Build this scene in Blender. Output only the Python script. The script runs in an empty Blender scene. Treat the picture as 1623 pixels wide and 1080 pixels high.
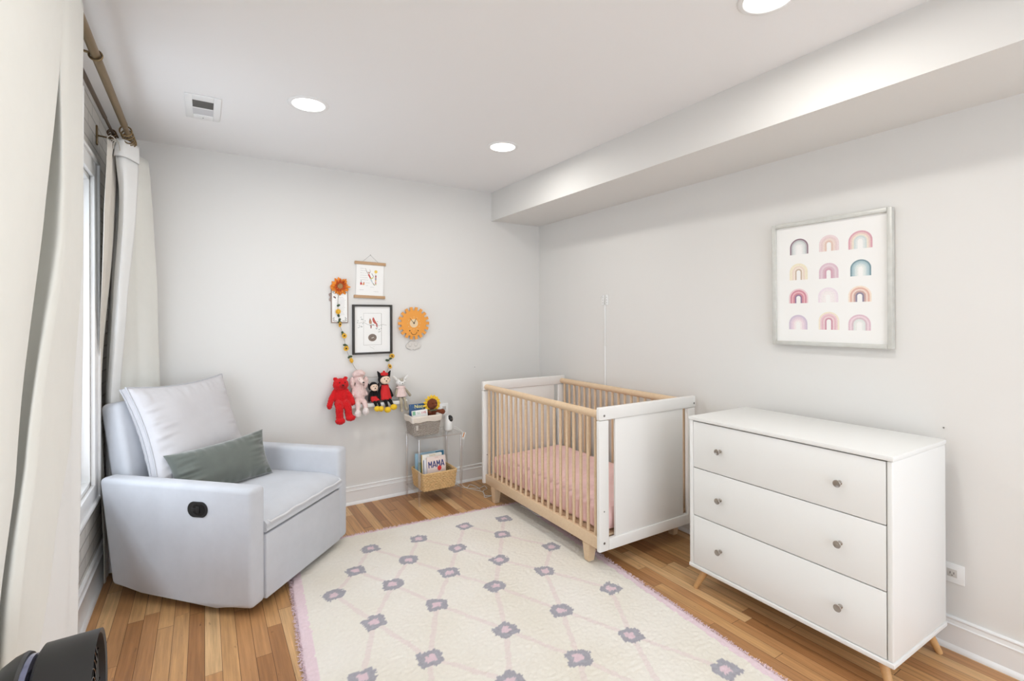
import bpy, bmesh, math, random
from mathutils import Vector, Matrix, noise
PI = math.pi
random.seed(11)
S = bpy.context.scene
COL = S.collection

# ------------------------------------------------------------------ camera
cam = bpy.data.cameras.new('camera')
camo = bpy.data.objects.new('camera', cam); COL.objects.link(camo)
cam.sensor_width = 36.0
cam.lens = 36.0 * 781.4 / 1623
cam.shift_y = -(540 - 503.2) / 1623
cam.clip_start = 0.05
camo.location = (0, 0, 1.37)
camo.rotation_euler = (Matrix.Rotation(-0.5588, 4, 'Z') @ Matrix.Rotation(PI / 2 + 0.0013, 4, 'X')
                       @ Matrix.Rotation(-0.0039, 4, 'Z')).to_euler()
S.camera = camo

# ------------------------------------------------------------------ world and exposure
S.view_settings.view_transform = 'Standard'
S.view_settings.look = 'None'
S.view_settings.gamma = 1
S.view_settings.use_curve_mapping = False
S.view_settings.exposure = -0.18
W = bpy.data.worlds.new('sky'); S.world = W; W.use_nodes = True
bg = W.node_tree.nodes['Background']
bg.inputs[0].default_value = (0.86, 0.93, 1.0, 1)
bg.inputs[1].default_value = 4.5
LAMP_W = 6.6       # watts of each recessed ceiling lamp
LAMP_COL = (1.0, 0.985, 0.955)


# ------------------------------------------------------------------ materials
def lin(c):
    out = []
    for v in c[:3]:
        v = v / 255.0
        out.append(v / 12.92 if v <= 0.04045 else ((v + 0.055) / 1.055) ** 2.4)
    return (*out, 1.0)


class NT:
    """small helper to write node graphs"""
    def __init__(self, name):
        self.m = bpy.data.materials.new(name); self.m.use_nodes = True
        self.t = self.m.node_tree; self.n = self.t.nodes; self.l = self.t.links
        self.b = self.n['Principled BSDF']
        self.out = self.n['Material Output']

    def add(self, kind, **kw):
        n = self.n.new(kind)
        for k, v in kw.items(): setattr(n, k, v)
        return n

    def link(self, a, b): self.l.new(a, b)

    def val(self, sock, v):
        if isinstance(v, (int, float)): sock.default_value = v
        elif isinstance(v, tuple): sock.default_value = v
        else: self.link(v, sock)

    def math(self, op, a, b=None, c=None):
        n = self.add('ShaderNodeMath', operation=op)
        self.val(n.inputs[0], a)
        if b is not None: self.val(n.inputs[1], b)
        if c is not None: self.val(n.inputs[2], c)
        return n.outputs[0]

    def mix(self, f, a, b, mode='MIX'):
        n = self.add('ShaderNodeMix', data_type='RGBA', blend_type=mode)
        self.val(n.inputs[0], f); self.val(n.inputs[6], a); self.val(n.inputs[7], b)
        return n.outputs[2]

    def noise(self, vec, scale, detail=2.0, rough=0.5):
        n = self.add('ShaderNodeTexNoise')
        if vec is not None: self.link(vec, n.inputs['Vector'])
        n.inputs['Scale'].default_value = scale
        n.inputs['Detail'].default_value = detail
        n.inputs['Roughness'].default_value = rough
        return n.outputs[0]

    def bump(self, h, strength, dist=0.002):
        n = self.add('ShaderNodeBump')
        n.inputs['Strength'].default_value = strength
        n.inputs['Distance'].default_value = dist
        self.link(h, n.inputs['Height'])
        self.link(n.outputs[0], self.b.inputs['Normal'])

    def coord(self): return self.add('ShaderNodeTexCoord').outputs['Object']


MATS = {}


def mat(name, rgb, rough=0.6, metal=0.0, bump=0.0, bscale=80.0, var=0.0, vscale=8.0, spec=None, coat=0, sheen=0):
    if name in MATS: return MATS[name]
    g = NT(name)
    g.b.inputs['Roughness'].default_value = rough
    g.b.inputs['Metallic'].default_value = metal
    if spec is not None: g.b.inputs['Specular IOR Level'].default_value = spec
    if coat: g.b.inputs['Coat Weight'].default_value = coat
    if sheen: g.b.inputs['Sheen Weight'].default_value = sheen
    c = lin(rgb)
    co = g.coord()
    if var:
        nz = g.noise(co, vscale, 3)
        lo = tuple(x * (1 - var) for x in c[:3]) + (1,)
        hi = tuple(min(1, x * (1 + var)) for x in c[:3]) + (1,)
        g.link(g.mix(nz, lo, hi), g.b.inputs['Base Color'])
    else:
        g.b.inputs['Base Color'].default_value = c
    if bump:
        g.bump(g.noise(co, bscale, 3, 0.6), bump)
    MATS[name] = g.m
    return g.m


def wood(name, a, b, scale=(3, 40, 40), rough=0.45):
    if name in MATS: return MATS[name]
    g = NT(name)
    mp = g.add('ShaderNodeMapping'); g.link(g.coord(), mp.inputs[0]); mp.inputs['Scale'].default_value = scale
    f = g.noise(mp.outputs[0], 1.6, 5, 0.6)
    g.link(g.mix(f, lin(a), lin(b)), g.b.inputs['Base Color'])
    g.b.inputs['Roughness'].default_value = rough
    g.bump(f, 0.05)
    MATS[name] = g.m
    return g.m


def floor_mat():
    g = NT('oak_strip_floor')
    geo = g.add('ShaderNodeNewGeometry').outputs['Position']
    sp = g.add('ShaderNodeSeparateXYZ'); g.link(geo, sp.inputs[0])
    x = g.math('DIVIDE', sp.outputs[0], 0.0587)
    ci = g.math('FLOOR', x)
    r1 = g.add('ShaderNodeTexWhiteNoise', noise_dimensions='1D'); g.link(ci, r1.inputs['W'])
    # wobble makes the strips of one row differ in length
    y0 = g.math('ADD', g.math('DIVIDE', sp.outputs[1], 0.62), g.math('MULTIPLY', r1.outputs[0], 9.0))
    wob = g.add('ShaderNodeTexNoise', noise_dimensions='2D')
    cv0 = g.add('ShaderNodeCombineXYZ'); g.link(g.math('MULTIPLY', ci, 7.3), cv0.inputs[0]); g.link(g.math('MULTIPLY', y0, 0.35), cv0.inputs[1])
    g.link(cv0.outputs[0], wob.inputs['Vector']); wob.inputs['Scale'].default_value = 1.0
    y = g.math('ADD', y0, g.math('MULTIPLY', wob.outputs[0], 2.2))
    ri = g.math('FLOOR', y)
    cv = g.add('ShaderNodeCombineXYZ'); g.link(ci, cv.inputs[0]); g.link(ri, cv.inputs[1])
    idn = g.add('ShaderNodeTexWhiteNoise', noise_dimensions='2D'); g.link(cv.outputs[0], idn.inputs['Vector'])
    ramp = g.add('ShaderNodeValToRGB'); g.link(idn.outputs[0], ramp.inputs[0])
    e = ramp.color_ramp.elements
    e[0].position = 0.0; e[0].color = lin((160, 112, 70))
    e[1].position = 1.0; e[1].color = lin((216, 176, 128))
    for p, c in ((0.12, (176, 128, 84)), (0.35, (192, 143, 96)), (0.6, (202, 156, 106)), (0.82, (212, 168, 118))):
        k = e.new(p); k.color = lin(c)
    # grain along the board
    gv = g.add('ShaderNodeCombineXYZ')
    g.link(g.math('MULTIPLY', sp.outputs[0], 75), gv.inputs[0])
    g.link(g.math('MULTIPLY', sp.outputs[1], 3.2), gv.inputs[1])
    g.link(g.math('MULTIPLY', idn.outputs[0], 37), gv.inputs[2])
    gr = g.noise(gv.outputs[0], 1.0, 6, 0.62)
    cr = g.add('ShaderNodeMapRange'); g.link(gr, cr.inputs[0])
    cr.inputs[1].default_value = 0.3; cr.inputs[2].default_value = 0.72; cr.inputs[3].default_value = 0.74; cr.inputs[4].default_value = 1.16
    col = g.mix(1.0, ramp.outputs[0], cr.outputs[0], 'MULTIPLY')
    # knots and dark mineral streaks
    kv = g.add('ShaderNodeCombineXYZ')
    g.link(g.math('MULTIPLY', sp.outputs[0], 22), kv.inputs[0])
    g.link(g.math('MULTIPLY', sp.outputs[1], 6), kv.inputs[1])
    kn = g.noise(kv.outputs[0], 1.0, 3, 0.7)
    km = g.add('ShaderNodeMapRange'); g.link(kn, km.inputs[0])
    km.inputs[1].default_value = 0.67; km.inputs[2].default_value = 0.76
    col = g.mix(g.math('MULTIPLY', km.outputs[0], 0.75), col, lin((82, 52, 32)))
    # seams
    fx = g.math('FRACT', x); fy = g.math('FRACT', y)
    sx = g.math('MAXIMUM', g.math('LESS_THAN', fx, 0.018), g.math('GREATER_THAN', fx, 0.985))
    sy = g.math('LESS_THAN', fy, 0.0028)
    seam = g.math('MAXIMUM', sx, sy)
    col = g.mix(g.math('MULTIPLY', seam, 0.8), col, lin((58, 36, 22)))
    g.link(col, g.b.inputs['Base Color'])
    g.b.inputs['Roughness'].default_value = 0.36
    g.b.inputs['Specular IOR Level'].default_value = 0.35
    hh = g.math('SUBTRACT', g.math('MULTIPLY', gr, 0.25), seam)
    g.bump(hh, 0.22, 0.0012)
    return g.m


def brick_mat():
    g = NT('grey_painted_brick')
    geo = g.add('ShaderNodeNewGeometry').outputs['Position']
    sp = g.add('ShaderNodeSeparateXYZ'); g.link(geo, sp.inputs[0])
    cv = g.add('ShaderNodeCombineXYZ'); g.link(sp.outputs[1], cv.inputs[0]); g.link(sp.outputs[2], cv.inputs[1])
    br = g.add('ShaderNodeTexBrick'); g.link(cv.outputs[0], br.inputs[0])
    br.inputs['Scale'].default_value = 1.0
    br.inputs['Brick Width'].default_value = 0.2; br.inputs['Row Height'].default_value = 0.068
    br.inputs['Mortar Size'].default_value = 0.006; br.inputs['Mortar Smooth'].default_value = 0.6
    br.inputs['Color1'].default_value = lin((222, 218, 211)); br.inputs['Color2'].default_value = lin((208, 204, 197))
    br.inputs['Mortar'].default_value = lin((176, 172, 165))
    g.link(br.outputs[0], g.b.inputs['Base Color']); g.b.inputs['Roughness'].default_value = 0.5
    inv = g.math('SUBTRACT', 1.0, br.outputs[1])
    g.bump(g.math('ADD', inv, g.math('MULTIPLY', g.noise(geo, 60, 4), 0.4)), 0.35, 0.005)
    return g.m


def clear_mat(name, tint, gloss=0.12, rough=0.02, ior=1.45):
    g = NT(name)
    tr = g.add('ShaderNodeBsdfTransparent'); tr.inputs[0].default_value = (*tint, 1)
    gl = g.add('ShaderNodeBsdfGlossy'); gl.inputs['Roughness'].default_value = rough
    lw = g.add('ShaderNodeLayerWeight'); lw.inputs[0].default_value = 0.5
    fc = g.math('POWER', lw.outputs[1], 4.0)
    f = g.math('ADD', g.math('MULTIPLY', fc, 0.5), gloss)
    mx = g.add('ShaderNodeMixShader'); g.link(f, mx.inputs[0])
    g.link(tr.outputs[0], mx.inputs[1]); g.link(gl.outputs[0], mx.inputs[2])
    g.link(mx.outputs[0], g.out.inputs[0])
    return g.m


def attr_mat(name, attr, rough=0.95, bump=0.8, bscale=260, sheen=0.0, dist=0.004):
    g = NT(name)
    a = g.add('ShaderNodeAttribute', attribute_name=attr)
    g.link(a.outputs['Color'], g.b.inputs['Base Color'])
    g.b.inputs['Roughness'].default_value = rough
    g.b.inputs['Specular IOR Level'].default_value = 0.1
    if sheen: g.b.inputs['Sheen Weight'].default_value = sheen
    g.bump(g.noise(g.coord(), bscale, 4, 0.7), bump, dist)
    return g.m


def glow_mat(name, col, strength):
    g = NT(name)
    e = g.add('ShaderNodeEmission'); e.inputs[0].default_value = (*col, 1); e.inputs[1].default_value = strength
    g.link(e.outputs[0], g.out.inputs[0])
    return g.m


def fabric(name, rgb, scale=900, bump=0.25, var=0.05, sheen=0.2, rough=0.9, vscale=14):
    g = NT(name)
    co = g.coord()
    c = lin(rgb)
    nz = g.noise(co, vscale, 4, 0.65)
    lo = tuple(x * (1 - var) for x in c[:3]) + (1,); hi = tuple(min(1, x * (1 + var)) for x in c[:3]) + (1,)
    g.link(g.mix(nz, lo, hi), g.b.inputs['Base Color'])
    g.b.inputs['Roughness'].default_value = rough
    g.b.inputs['Specular IOR Level'].default_value = 0.2
    g.b.inputs['Sheen Weight'].default_value = sheen
    g.bump(g.noise(co, scale, 2, 0.5), bump, 0.0008)
    MATS[name] = g.m
    return g.m


WALL = mat('wall_paint', (225, 223, 219), 0.75, bump=0.04, bscale=300, spec=0.25)
CEIL = mat('ceiling_paint', (238, 237, 236), 0.85, spec=0.2)
TRIM = mat('white_trim_paint', (236, 236, 235), 0.4)
WHITE = mat('white_lacquer', (234, 234, 231), 0.38)
CRIBW = mat('crib_white_lacquer', (236, 234, 230), 0.55)
PLASTIC = mat('white_plastic', (236, 236, 234), 0.35)
BLACK = mat('black_plastic', (27, 26, 26), 0.45)
BLACK2 = mat('black_gloss_plastic', (14, 14, 16), 0.15)
PAPER = mat('white_paper', (240, 239, 236), 0.9, spec=0.1)
BRASS = mat('antique_brass', (128, 108, 78), 0.42, metal=0.85)
BRASS_D = mat('dark_bronze', (92, 74, 56), 0.4, metal=0.8)
MAPLE = wood('light_maple', (229, 204, 172), (214, 183, 147))
BEECH = wood('beech_leg', (214, 170, 118), (196, 150, 98))
OAKROD = wood('oak_hanger', (194, 160, 122), (172, 134, 96))
NICKEL = mat('brushed_nickel', (165, 158, 150), 0.3, metal=0.9)
SCREW = mat('steel_screw', (140, 138, 134), 0.35, metal=0.8)
CHAIRF = fabric('pale_grey_upholstery', (199, 201, 206), 900, 0.35, 0.09, sheen=0.06, vscale=7)
CUSHF = fabric('pale_linen_cushion', (203, 201, 203), 800, 0.3, 0.05, sheen=0.05)
PIPE2 = fabric('grey_cushion_piping', (186, 186, 190), 900, 0.2, 0.05)
PIPE = fabric('pale_piping', (214, 214, 216), 900, 0.2, 0.02)
VELVET = fabric('grey_green_velvet', (100, 105, 98), 300, 0.2, 0.22, sheen=0.6, rough=0.7, vscale=11)
DRAPE = fabric('ivory_drape', (222, 221, 214), 1200, 0.2, 0.03)
LINING = fabric('white_lining', (232, 232, 230), 1200, 0.15, 0.02)
PINKS = fabric('pink_sheet', (246, 206, 202), 700, 0.2, 0.04)
CABLE = mat('white_cable', (225, 224, 220), 0.5)
GLASS = clear_mat('window_glass', (0.97, 0.98, 1.0), 0.04)
ACRYL = clear_mat('clear_acrylic', (0.97, 0.97, 0.965), 0.04, 0.03, 1.49)
ACRYLE = clear_mat('acrylic_edge', (0.965, 0.95, 0.945), 0.20, 0.08, 1.49)


# ------------------------------------------------------------------ mesh building
class B:
    def __init__(self): self.bm = bmesh.new(); self.mi = 0

    def _fin(self, faces):
        for f in faces: f.material_index = self.mi

    def face(self, pts):
        vs = [self.bm.verts.new(p) for p in pts]
        f = self.bm.faces.new(vs); f.material_index = self.mi
        return f

    def box(self, lo, hi, r=0.0, seg=2, mx=None):
        lo = Vector(lo); hi = Vector(hi)
        c = (lo + hi) / 2; s = hi - lo
        g = bmesh.ops.create_cube(self.bm, size=1.0, matrix=Matrix.Translation(c) @ Matrix.Diagonal((*s, 1)))
        vs = g['verts']
        if r > 0:
            es = list({e for v in vs for e in v.link_edges})
            res = bmesh.ops.bevel(self.bm, geom=es, offset=min(r, min(s) * 0.49), segments=seg, profile=0.5, affect='EDGES', clamp_overlap=True)
            vs = list({v for f in res['faces'] for v in f.verts} | {v for v in vs if v.is_valid})
        fs = {f for v in vs for f in v.link_faces}
        self._fin(fs)
        if mx is not None: bmesh.ops.transform(self.bm, matrix=mx, verts=vs)
        return vs

    def prism(self, poly, mx, depth, r=0.0, seg=2):
        """poly in local xy, extruded +z by depth, then transformed by mx"""
        bot = [self.bm.verts.new((x, y, 0)) for x, y in poly]
        top = [self.bm.verts.new((x, y, depth)) for x, y in poly]
        n = len(poly); fs = []
        fs.append(self.bm.faces.new(bot[::-1])); fs.append(self.bm.faces.new(top))
        for i in range(n):
            fs.append(self.bm.faces.new((bot[i], bot[(i + 1) % n], top[(i + 1) % n], top[i])))
        vs = bot + top
        if r > 0:
            es = list({e for v in vs for e in v.link_edges})
            res = bmesh.ops.bevel(self.bm, geom=es, offset=r, segments=seg, profile=0.5, affect='EDGES', clamp_overlap=True)
            vs = list({v for f in res['faces'] for v in f.verts} | {v for v in vs if v.is_valid})
            fs = {f for v in vs for f in v.link_faces}
        self._fin(fs)
        bmesh.ops.transform(self.bm, matrix=mx, verts=vs)
        return vs

    def cone(self, p0, p1, r0, r1=None, n=20, cap=True):
        r1 = r0 if r1 is None else r1
        p0 = Vector(p0); p1 = Vector(p1); d = (p1 - p0)
        q = d.to_track_quat('Z', 'Y')
        a = []; b = []
        for i in range(n):
            t = 2 * PI * i / n; u = Vector((math.cos(t), math.sin(t), 0))
            a.append(self.bm.verts.new(p0 + q @ (u * r0))); b.append(self.bm.verts.new(p1 + q @ (u * r1)))
        fs = [self.bm.faces.new((a[i], a[(i + 1) % n], b[(i + 1) % n], b[i])) for i in range(n)]
        if cap: fs += [self.bm.faces.new(a[::-1]), self.bm.faces.new(b)]
        self._fin(fs)

    def lathe(self, prof, mx=None, n=32, cap=True):
        mx = mx or Matrix()
        rings = []
        for r, z in prof:
            rings.append([self.bm.verts.new(mx @ Vector((r * math.cos(2 * PI * i / n), r * math.sin(2 * PI * i / n), z))) for i in range(n)])
        fs = []
        for k in range(len(rings) - 1):
            for i in range(n):
                fs.append(self.bm.faces.new((rings[k][i], rings[k][(i + 1) % n], rings[k + 1][(i + 1) % n], rings[k + 1][i])))
        if cap: fs += [self.bm.faces.new(rings[0][::-1]), self.bm.faces.new(rings[-1])]
        self._fin(fs)

    def ball(self, c, r, mx=None, u=20, v=12):
        r = r if isinstance(r, (tuple, list)) else (r, r, r)
        m = Matrix.Translation(c) @ (mx or Matrix()) @ Matrix.Diagonal((*r, 1))
        g = bmesh.ops.create_uvsphere(self.bm, u_segments=u, v_segments=v, radius=1.0, matrix=m)
        self._fin({f for w in g['verts'] for f in w.link_faces})

    def tube(self, pts, r, n=8, closed=False, cap=True):
        pts = [Vector(p) for p in pts]
        N = len(pts); rings = []
        ref = None
        for i, p in enumerate(pts):
            if closed: t = pts[(i + 1) % N] - pts[i - 1]
            else: t = pts[min(i + 1, N - 1)] - pts[max(i - 1, 0)]
            t.normalize()
            if ref is None: ref = Vector((0, 0, 1)) if abs(t.z) < 0.9 else Vector((1, 0, 0))
            a = t.cross(ref)
            if a.length < 1e-5: a = t.cross(Vector((0, 1, 0.3)))
            a.normalize(); b = a.cross(t).normalized(); ref = b
            rr = r[i] if isinstance(r, list) else r
            rings.append([self.bm.verts.new(p + a * rr * math.cos(2 * PI * k / n) + b * rr * math.sin(2 * PI * k / n)) for k in range(n)])
        fs = []
        for i in range(N if closed else N - 1):
            A = rings[i]; Bn = rings[(i + 1) % N]
            off = 0
            if closed and i == N - 1:
                off = min(range(n), key=lambda k: (A[0].co - Bn[k].co).length)
            for k in range(n):
                fs.append(self.bm.faces.new((A[k], A[(k + 1) % n], Bn[(k + 1 + off) % n], Bn[(k + off) % n])))
        if cap and not closed: fs += [self.bm.faces.new(rings[0][::-1]), self.bm.faces.new(rings[-1])]
        self._fin(fs)

    def grid(self, fn, nu, nv, closed_u=False):
        vs = [[self.bm.verts.new(fn(i / (nu - (0 if closed_u else 1)), j / (nv - 1))) for i in range(nu)] for j in range(nv)]
        fs = []
        for j in range(nv - 1):
            for i in range(nu if closed_u else nu - 1):
                fs.append(self.bm.faces.new((vs[j][i], vs[j][(i + 1) % nu], vs[j + 1][(i + 1) % nu], vs[j + 1][i])))
        self._fin(fs)
        return vs


def obj(name, b, mats, parent=None, smooth=True, ang=35, loc=None):
    me = bpy.data.meshes.new(name)
    bmesh.ops.recalc_face_normals(b.bm, faces=b.bm.faces[:])
    b.bm.to_mesh(me); b.bm.free()
    for m in (mats if isinstance(mats, (list, tuple)) else [mats]): me.materials.append(m)
    if smooth:
        for p in me.polygons: p.use_smooth = True
        me.set_sharp_from_angle(angle=math.radians(ang))
    o = bpy.data.objects.new(name, me); COL.objects.link(o)
    if parent is not None: o.parent = parent
    if loc is not None: o.location = loc
    return o


def thing(name, label, cat, loc=(0, 0, 0), rz=0.0, group=None):
    o = bpy.data.objects.new(name, None); COL.objects.link(o)
    o.empty_display_size = 0.1
    o.location = loc; o.rotation_euler = (0, 0, rz)
    o['label'] = label; o['category'] = cat
    if group: o['group'] = group
    return o


def tag(o, label, cat, group=None):
    o['label'] = label; o['category'] = cat
    if group: o['group'] = group
    return o


def struct(o):
    o['kind'] = 'structure'
    return o


def one(fn, *a, **k):
    """a builder holding a single shape"""
    b = B(); getattr(b, fn)(*a, **k); return b


def smoothpath(pts, n=8):
    pts = [Vector(p) for p in pts]; out = []
    for i in range(len(pts) - 1):
        p0 = pts[max(i - 1, 0)]; p1 = pts[i]; p2 = pts[i + 1]; p3 = pts[min(i + 2, len(pts) - 1)]
        for k in range(n):
            t = k / n
            out.append(0.5 * ((2 * p1) + (p2 - p0) * t + (2 * p0 - 5 * p1 + 4 * p2 - p3) * t * t + (-p0 + 3 * p1 - 3 * p2 + p3) * t ** 3))
    out.append(pts[-1])
    return out


def text(body, size, m, parent, mx, name='lettering', bold=0.0, thick=0.0003, sx=1.0):
    cu = bpy.data.curves.new(name, 'FONT'); cu.body = body; cu.size = size
    cu.align_x = 'CENTER'; cu.align_y = 'CENTER'; cu.extrude = thick; cu.offset = bold
    cu.resolution_u = 3
    t = bpy.data.objects.new('tmp', cu); COL.objects.link(t)
    bpy.context.view_layer.update()
    me = bpy.data.meshes.new_from_object(t.evaluated_get(bpy.context.evaluated_depsgraph_get()))
    bpy.data.objects.remove(t)
    me.transform(mx @ Matrix.Diagonal((sx, 1, 1, 1)))
    me.materials.clear(); me.materials.append(m)
    me.name = name
    o = bpy.data.objects.new(name, me); COL.objects.link(o); o.parent = parent
    return o


# wall frames: local x right, local y up, local z out of the wall into the room
def on_back(x, z, off=0.0): return Matrix.Translation((x, YB - off, z)) @ Matrix.Rotation(PI / 2, 4, 'X')
def on_right(y, z, off=0.0): return Matrix.Translation((XR - off, y, z)) @ Matrix.Rotation(-PI / 2, 4, 'Z') @ Matrix.Rotation(PI / 2, 4, 'X')


# ================================================================== the room
XL, XR, YB, YF, ZC = -0.47, 2.62, 3.716, -1.5, 2.455
SX, SZ = 2.115, 2.21          # dropped beam along the right wall
WY0, WY1, WZ0, WZ1 = 1.55, 3.13, 0.56, 2.07   # window opening

b = B(); b.box((XL - 0.15, YF - 0.1, -0.1), (XR + 0.1, YB + 0.1, 0))
struct(obj('floor', b, floor_mat(), smooth=False))
b = B(); b.box((XL - 0.15, YF - 0.1, ZC), (XR + 0.1, YB + 0.1, ZC + 0.1))
ceiling = struct(obj('ceiling', b, CEIL, smooth=False))
b = B(); b.box((SX, YF - 0.1, SZ), (XR + 0.1, YB + 0.1, ZC))
obj('dropped_beam', b, WALL, ceiling, smooth=False)
struct(obj('wall_back', one('box', (XL - 0.15, YB, 0), (XR + 0.1, YB + 0.1, ZC)), WALL, smooth=False))
struct(obj('wall_right', one('box', (XR, YF - 0.1, 0), (XR + 0.1, YB, ZC)), WALL, smooth=False))
b = B()
b.box((XL - 0.15, YF - 0.1, 0), (-0.2, YF, ZC)); b.box((2.35, YF - 0.1, 0), (XR + 0.1, YF, ZC))
b.box((-0.2, YF - 0.1, 0), (2.35, YF, 0.12)); b.box((-0.2, YF - 0.1, 2.2), (2.35, YF, ZC))
struct(obj('wall_front', b, WALL, smooth=False))
b = B()
b.box((XL - 0.15, YF, 0), (XL, WY0, ZC)); b.box((XL - 0.15, WY1, 0), (XL, YB, ZC))
b.box((XL - 0.15, WY0, 0), (XL, WY1, WZ0)); b.box((XL - 0.15, WY0, WZ1), (XL, WY1, ZC))
struct(obj('wall_left', b, brick_mat(), smooth=False))


def sweep(b, prof, p0, p1, inward):
    """prof: (out from wall, height) polygon, swept from p0 to p1 along the wall foot"""
    p0 = Vector(p0); p1 = Vector(p1); n = Vector(inward)
    a = [b.bm.verts.new(p0 + n * d + Vector((0, 0, z))) for d, z in prof]
    c = [b.bm.verts.new(p1 + n * d + Vector((0, 0, z))) for d, z in prof]
    k = len(prof)
    for i in range(k): b.bm.faces.new((a[i], a[(i + 1) % k], c[(i + 1) % k], c[i]))
    b.bm.faces.new(a[::-1]); b.bm.faces.new(c)


BP = [(0, 0), (0.026, 0), (0.026, 0.006), (0.023, 0.013), (0.017, 0.019), (0.014, 0.021), (0.014, 0.098),
      (0.017, 0.100), (0.017, 0.103), (0.012, 0.106), (0.010, 0.121), (0.013, 0.124), (0.013, 0.129), (0.009, 0.133), (0, 0.133)]
b = B(); sweep(b, BP, (XL, YB, 0), (XR, YB, 0), (0, -1, 0)); struct(obj('baseboard_back', b, TRIM, ang=50))
b = B(); sweep(b, BP, (XR, YF, 0), (XR, YB, 0), (-1, 0, 0)); struct(obj('baseboard_right', b, TRIM, ang=50))
BP2 = [(d, z * 1.35) for d, z in BP]
b = B(); sweep(b, BP2, (XL, YF, 0), (XL, YB, 0), (1, 0, 0)); struct(obj('baseboard_left', b, TRIM, ang=50))

# window in the left wall
w = bpy.data.objects.new('window_1', None); COL.objects.link(w); w['kind'] = 'structure'
w.location = (XL, (WY0 + WY1) / 2, WZ0)
hw = (WY1 - WY0) / 2; hh = WZ1 - WZ0
b = B()
for y0, y1, z0, z1 in ((hw, hw + 0.095, -0.095, hh + 0.095), (-hw - 0.095, -hw, -0.095, hh + 0.095), (-hw, hw, hh, hh + 0.095), (-hw, hw, -0.095, 0)):
    b.box((0, y0, z0), (0.018, y1, z1), 0.004)
for y0, y1, z0, z1 in ((hw + 0.075, hw + 0.095, -0.095, hh + 0.095), (-hw - 0.095, -hw - 0.075, -0.095, hh + 0.095), (-hw - 0.09, hw + 0.09, hh + 0.075, hh + 0.095), (-hw - 0.09, hw + 0.09, -0.095, -0.075)):
    b.box((0.004, y0, z0), (0.028, y1, z1), 0.005)
obj('casing', b, TRIM, w)
b = B()
for y0, y1, z0, z1 in ((hw - 0.02, hw, 0, hh), (-hw, -hw + 0.02, 0, hh), (-hw, hw, hh - 0.02, hh), (-hw, hw, 0, 0.02)):
    b.box((-0.15, y0, z0), (0, y1, z1), 0.001)
obj('jamb', b, TRIM, w)
b = B()
for y0, y1, z0, z1 in ((hw - 0.07, hw - 0.02, 0.02, hh - 0.02), (-hw + 0.02, -hw + 0.07, 0.02, hh - 0.02), (-hw + 0.02, hw - 0.02, hh - 0.07, hh - 0.02),
                       (-hw + 0.02, hw - 0.02, 0.02, 0.08), (-hw + 0.02, hw - 0.02, hh / 2 - 0.025, hh / 2 + 0.025), (-0.03, 0.03, 0.02, hh - 0.02)):
    b.box((-0.09, y0, z0), (-0.05, y1, z1), 0.004)
obj('sash', b, TRIM, w)
obj('glass_pane', one('box', (-0.072, -hw + 0.03, 0.03), (-0.068, hw - 0.03, hh - 0.03)), GLASS, w, smooth=False)

# unseen window added in the wall behind the camera for fill daylight
w = bpy.data.objects.new('added_fill_window', None); COL.objects.link(w); w['kind'] = 'structure'; w.location = (1.075, YF, 0.12)
b = B()
for x0, x1, z0, z1 in ((-1.365, -1.275, -0.09, 2.17), (1.275, 1.365, -0.09, 2.17), (-1.275, 1.275, 2.08, 2.17), (-1.275, 1.275, -0.09, 0)):
    b.box((x0, 0, z0), (x1, 0.02, z1), 0.003)
obj('casing', b, TRIM, w)
b = B()
for x0, x1, z0, z1 in ((-1.275, -1.225, 0, 2.08), (1.225, 1.275, 0, 2.08), (-1.225, 1.225, 2.03, 2.08), (-1.225, 1.225, 0, 0.05), (-0.03, 0.03, 0.05, 2.03)):
    b.box((x0, -0.08, z0), (x1, -0.04, z1), 0.003)
obj('sash', b, TRIM, w)
obj('glass_pane', one('box', (-1.23, -0.062, 0.04), (1.23, -0.058, 2.04)), GLASS, w, smooth=False)

# recessed ceiling lamps
LENS = glow_mat('lamp_lens', (1.0, 0.98, 0.95), 6.0)
lampd = bpy.data.lights.new('lamp_light', 'AREA'); lampd.shape = 'DISK'; lampd.size = 0.13
lampd.energy = LAMP_W; lampd.color = LAMP_COL; lampd.spread = math.radians(176)
for k, (x, y, lab) in enumerate(((0.452, 2.655, 'round recessed ceiling light nearest the air vent'),
                                 (1.608, 2.674, 'round recessed ceiling light near the back end of the dropped beam'),
                                 (1.628, 0.954, 'round recessed ceiling light cut off by the top edge of the photo'),
                                 (0.452, 0.954, 'added unseen recessed fill light right above where the photographer stands'),  # out of view above the camera, added for fill
                                 (0.452, -0.75, 'added unseen recessed fill light behind the photographer on the window side'),  # unseen lamp added behind the camera for more fill
                                 (1.62, -0.75, 'added unseen recessed fill light behind the photographer beside the beam'))):  # its unseen neighbour, also added to brighten the room
    t = thing('recessed_light', lab, 'ceiling light', (x, y, ZC), group='recessed ceiling lights')
    b = B(); b.lathe([(0.078, 0.0), (0.098, 0.0), (0.098, -0.002), (0.094, -0.005), (0.080, -0.006), (0.076, -0.003), (0.078, 0.0)], n=48, cap=False)
    obj('trim_ring', b, TRIM, t)
    b = B(); b.lathe([(0.077, -0.001), (0.077, -0.004), (0.03, -0.0045)], n=48)
    obj('lens', b, LENS, t)
    lo = bpy.data.objects.new('lamp_light', lampd); COL.objects.link(lo); lo.parent = t; lo.location = (0, 0, -0.009)

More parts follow.
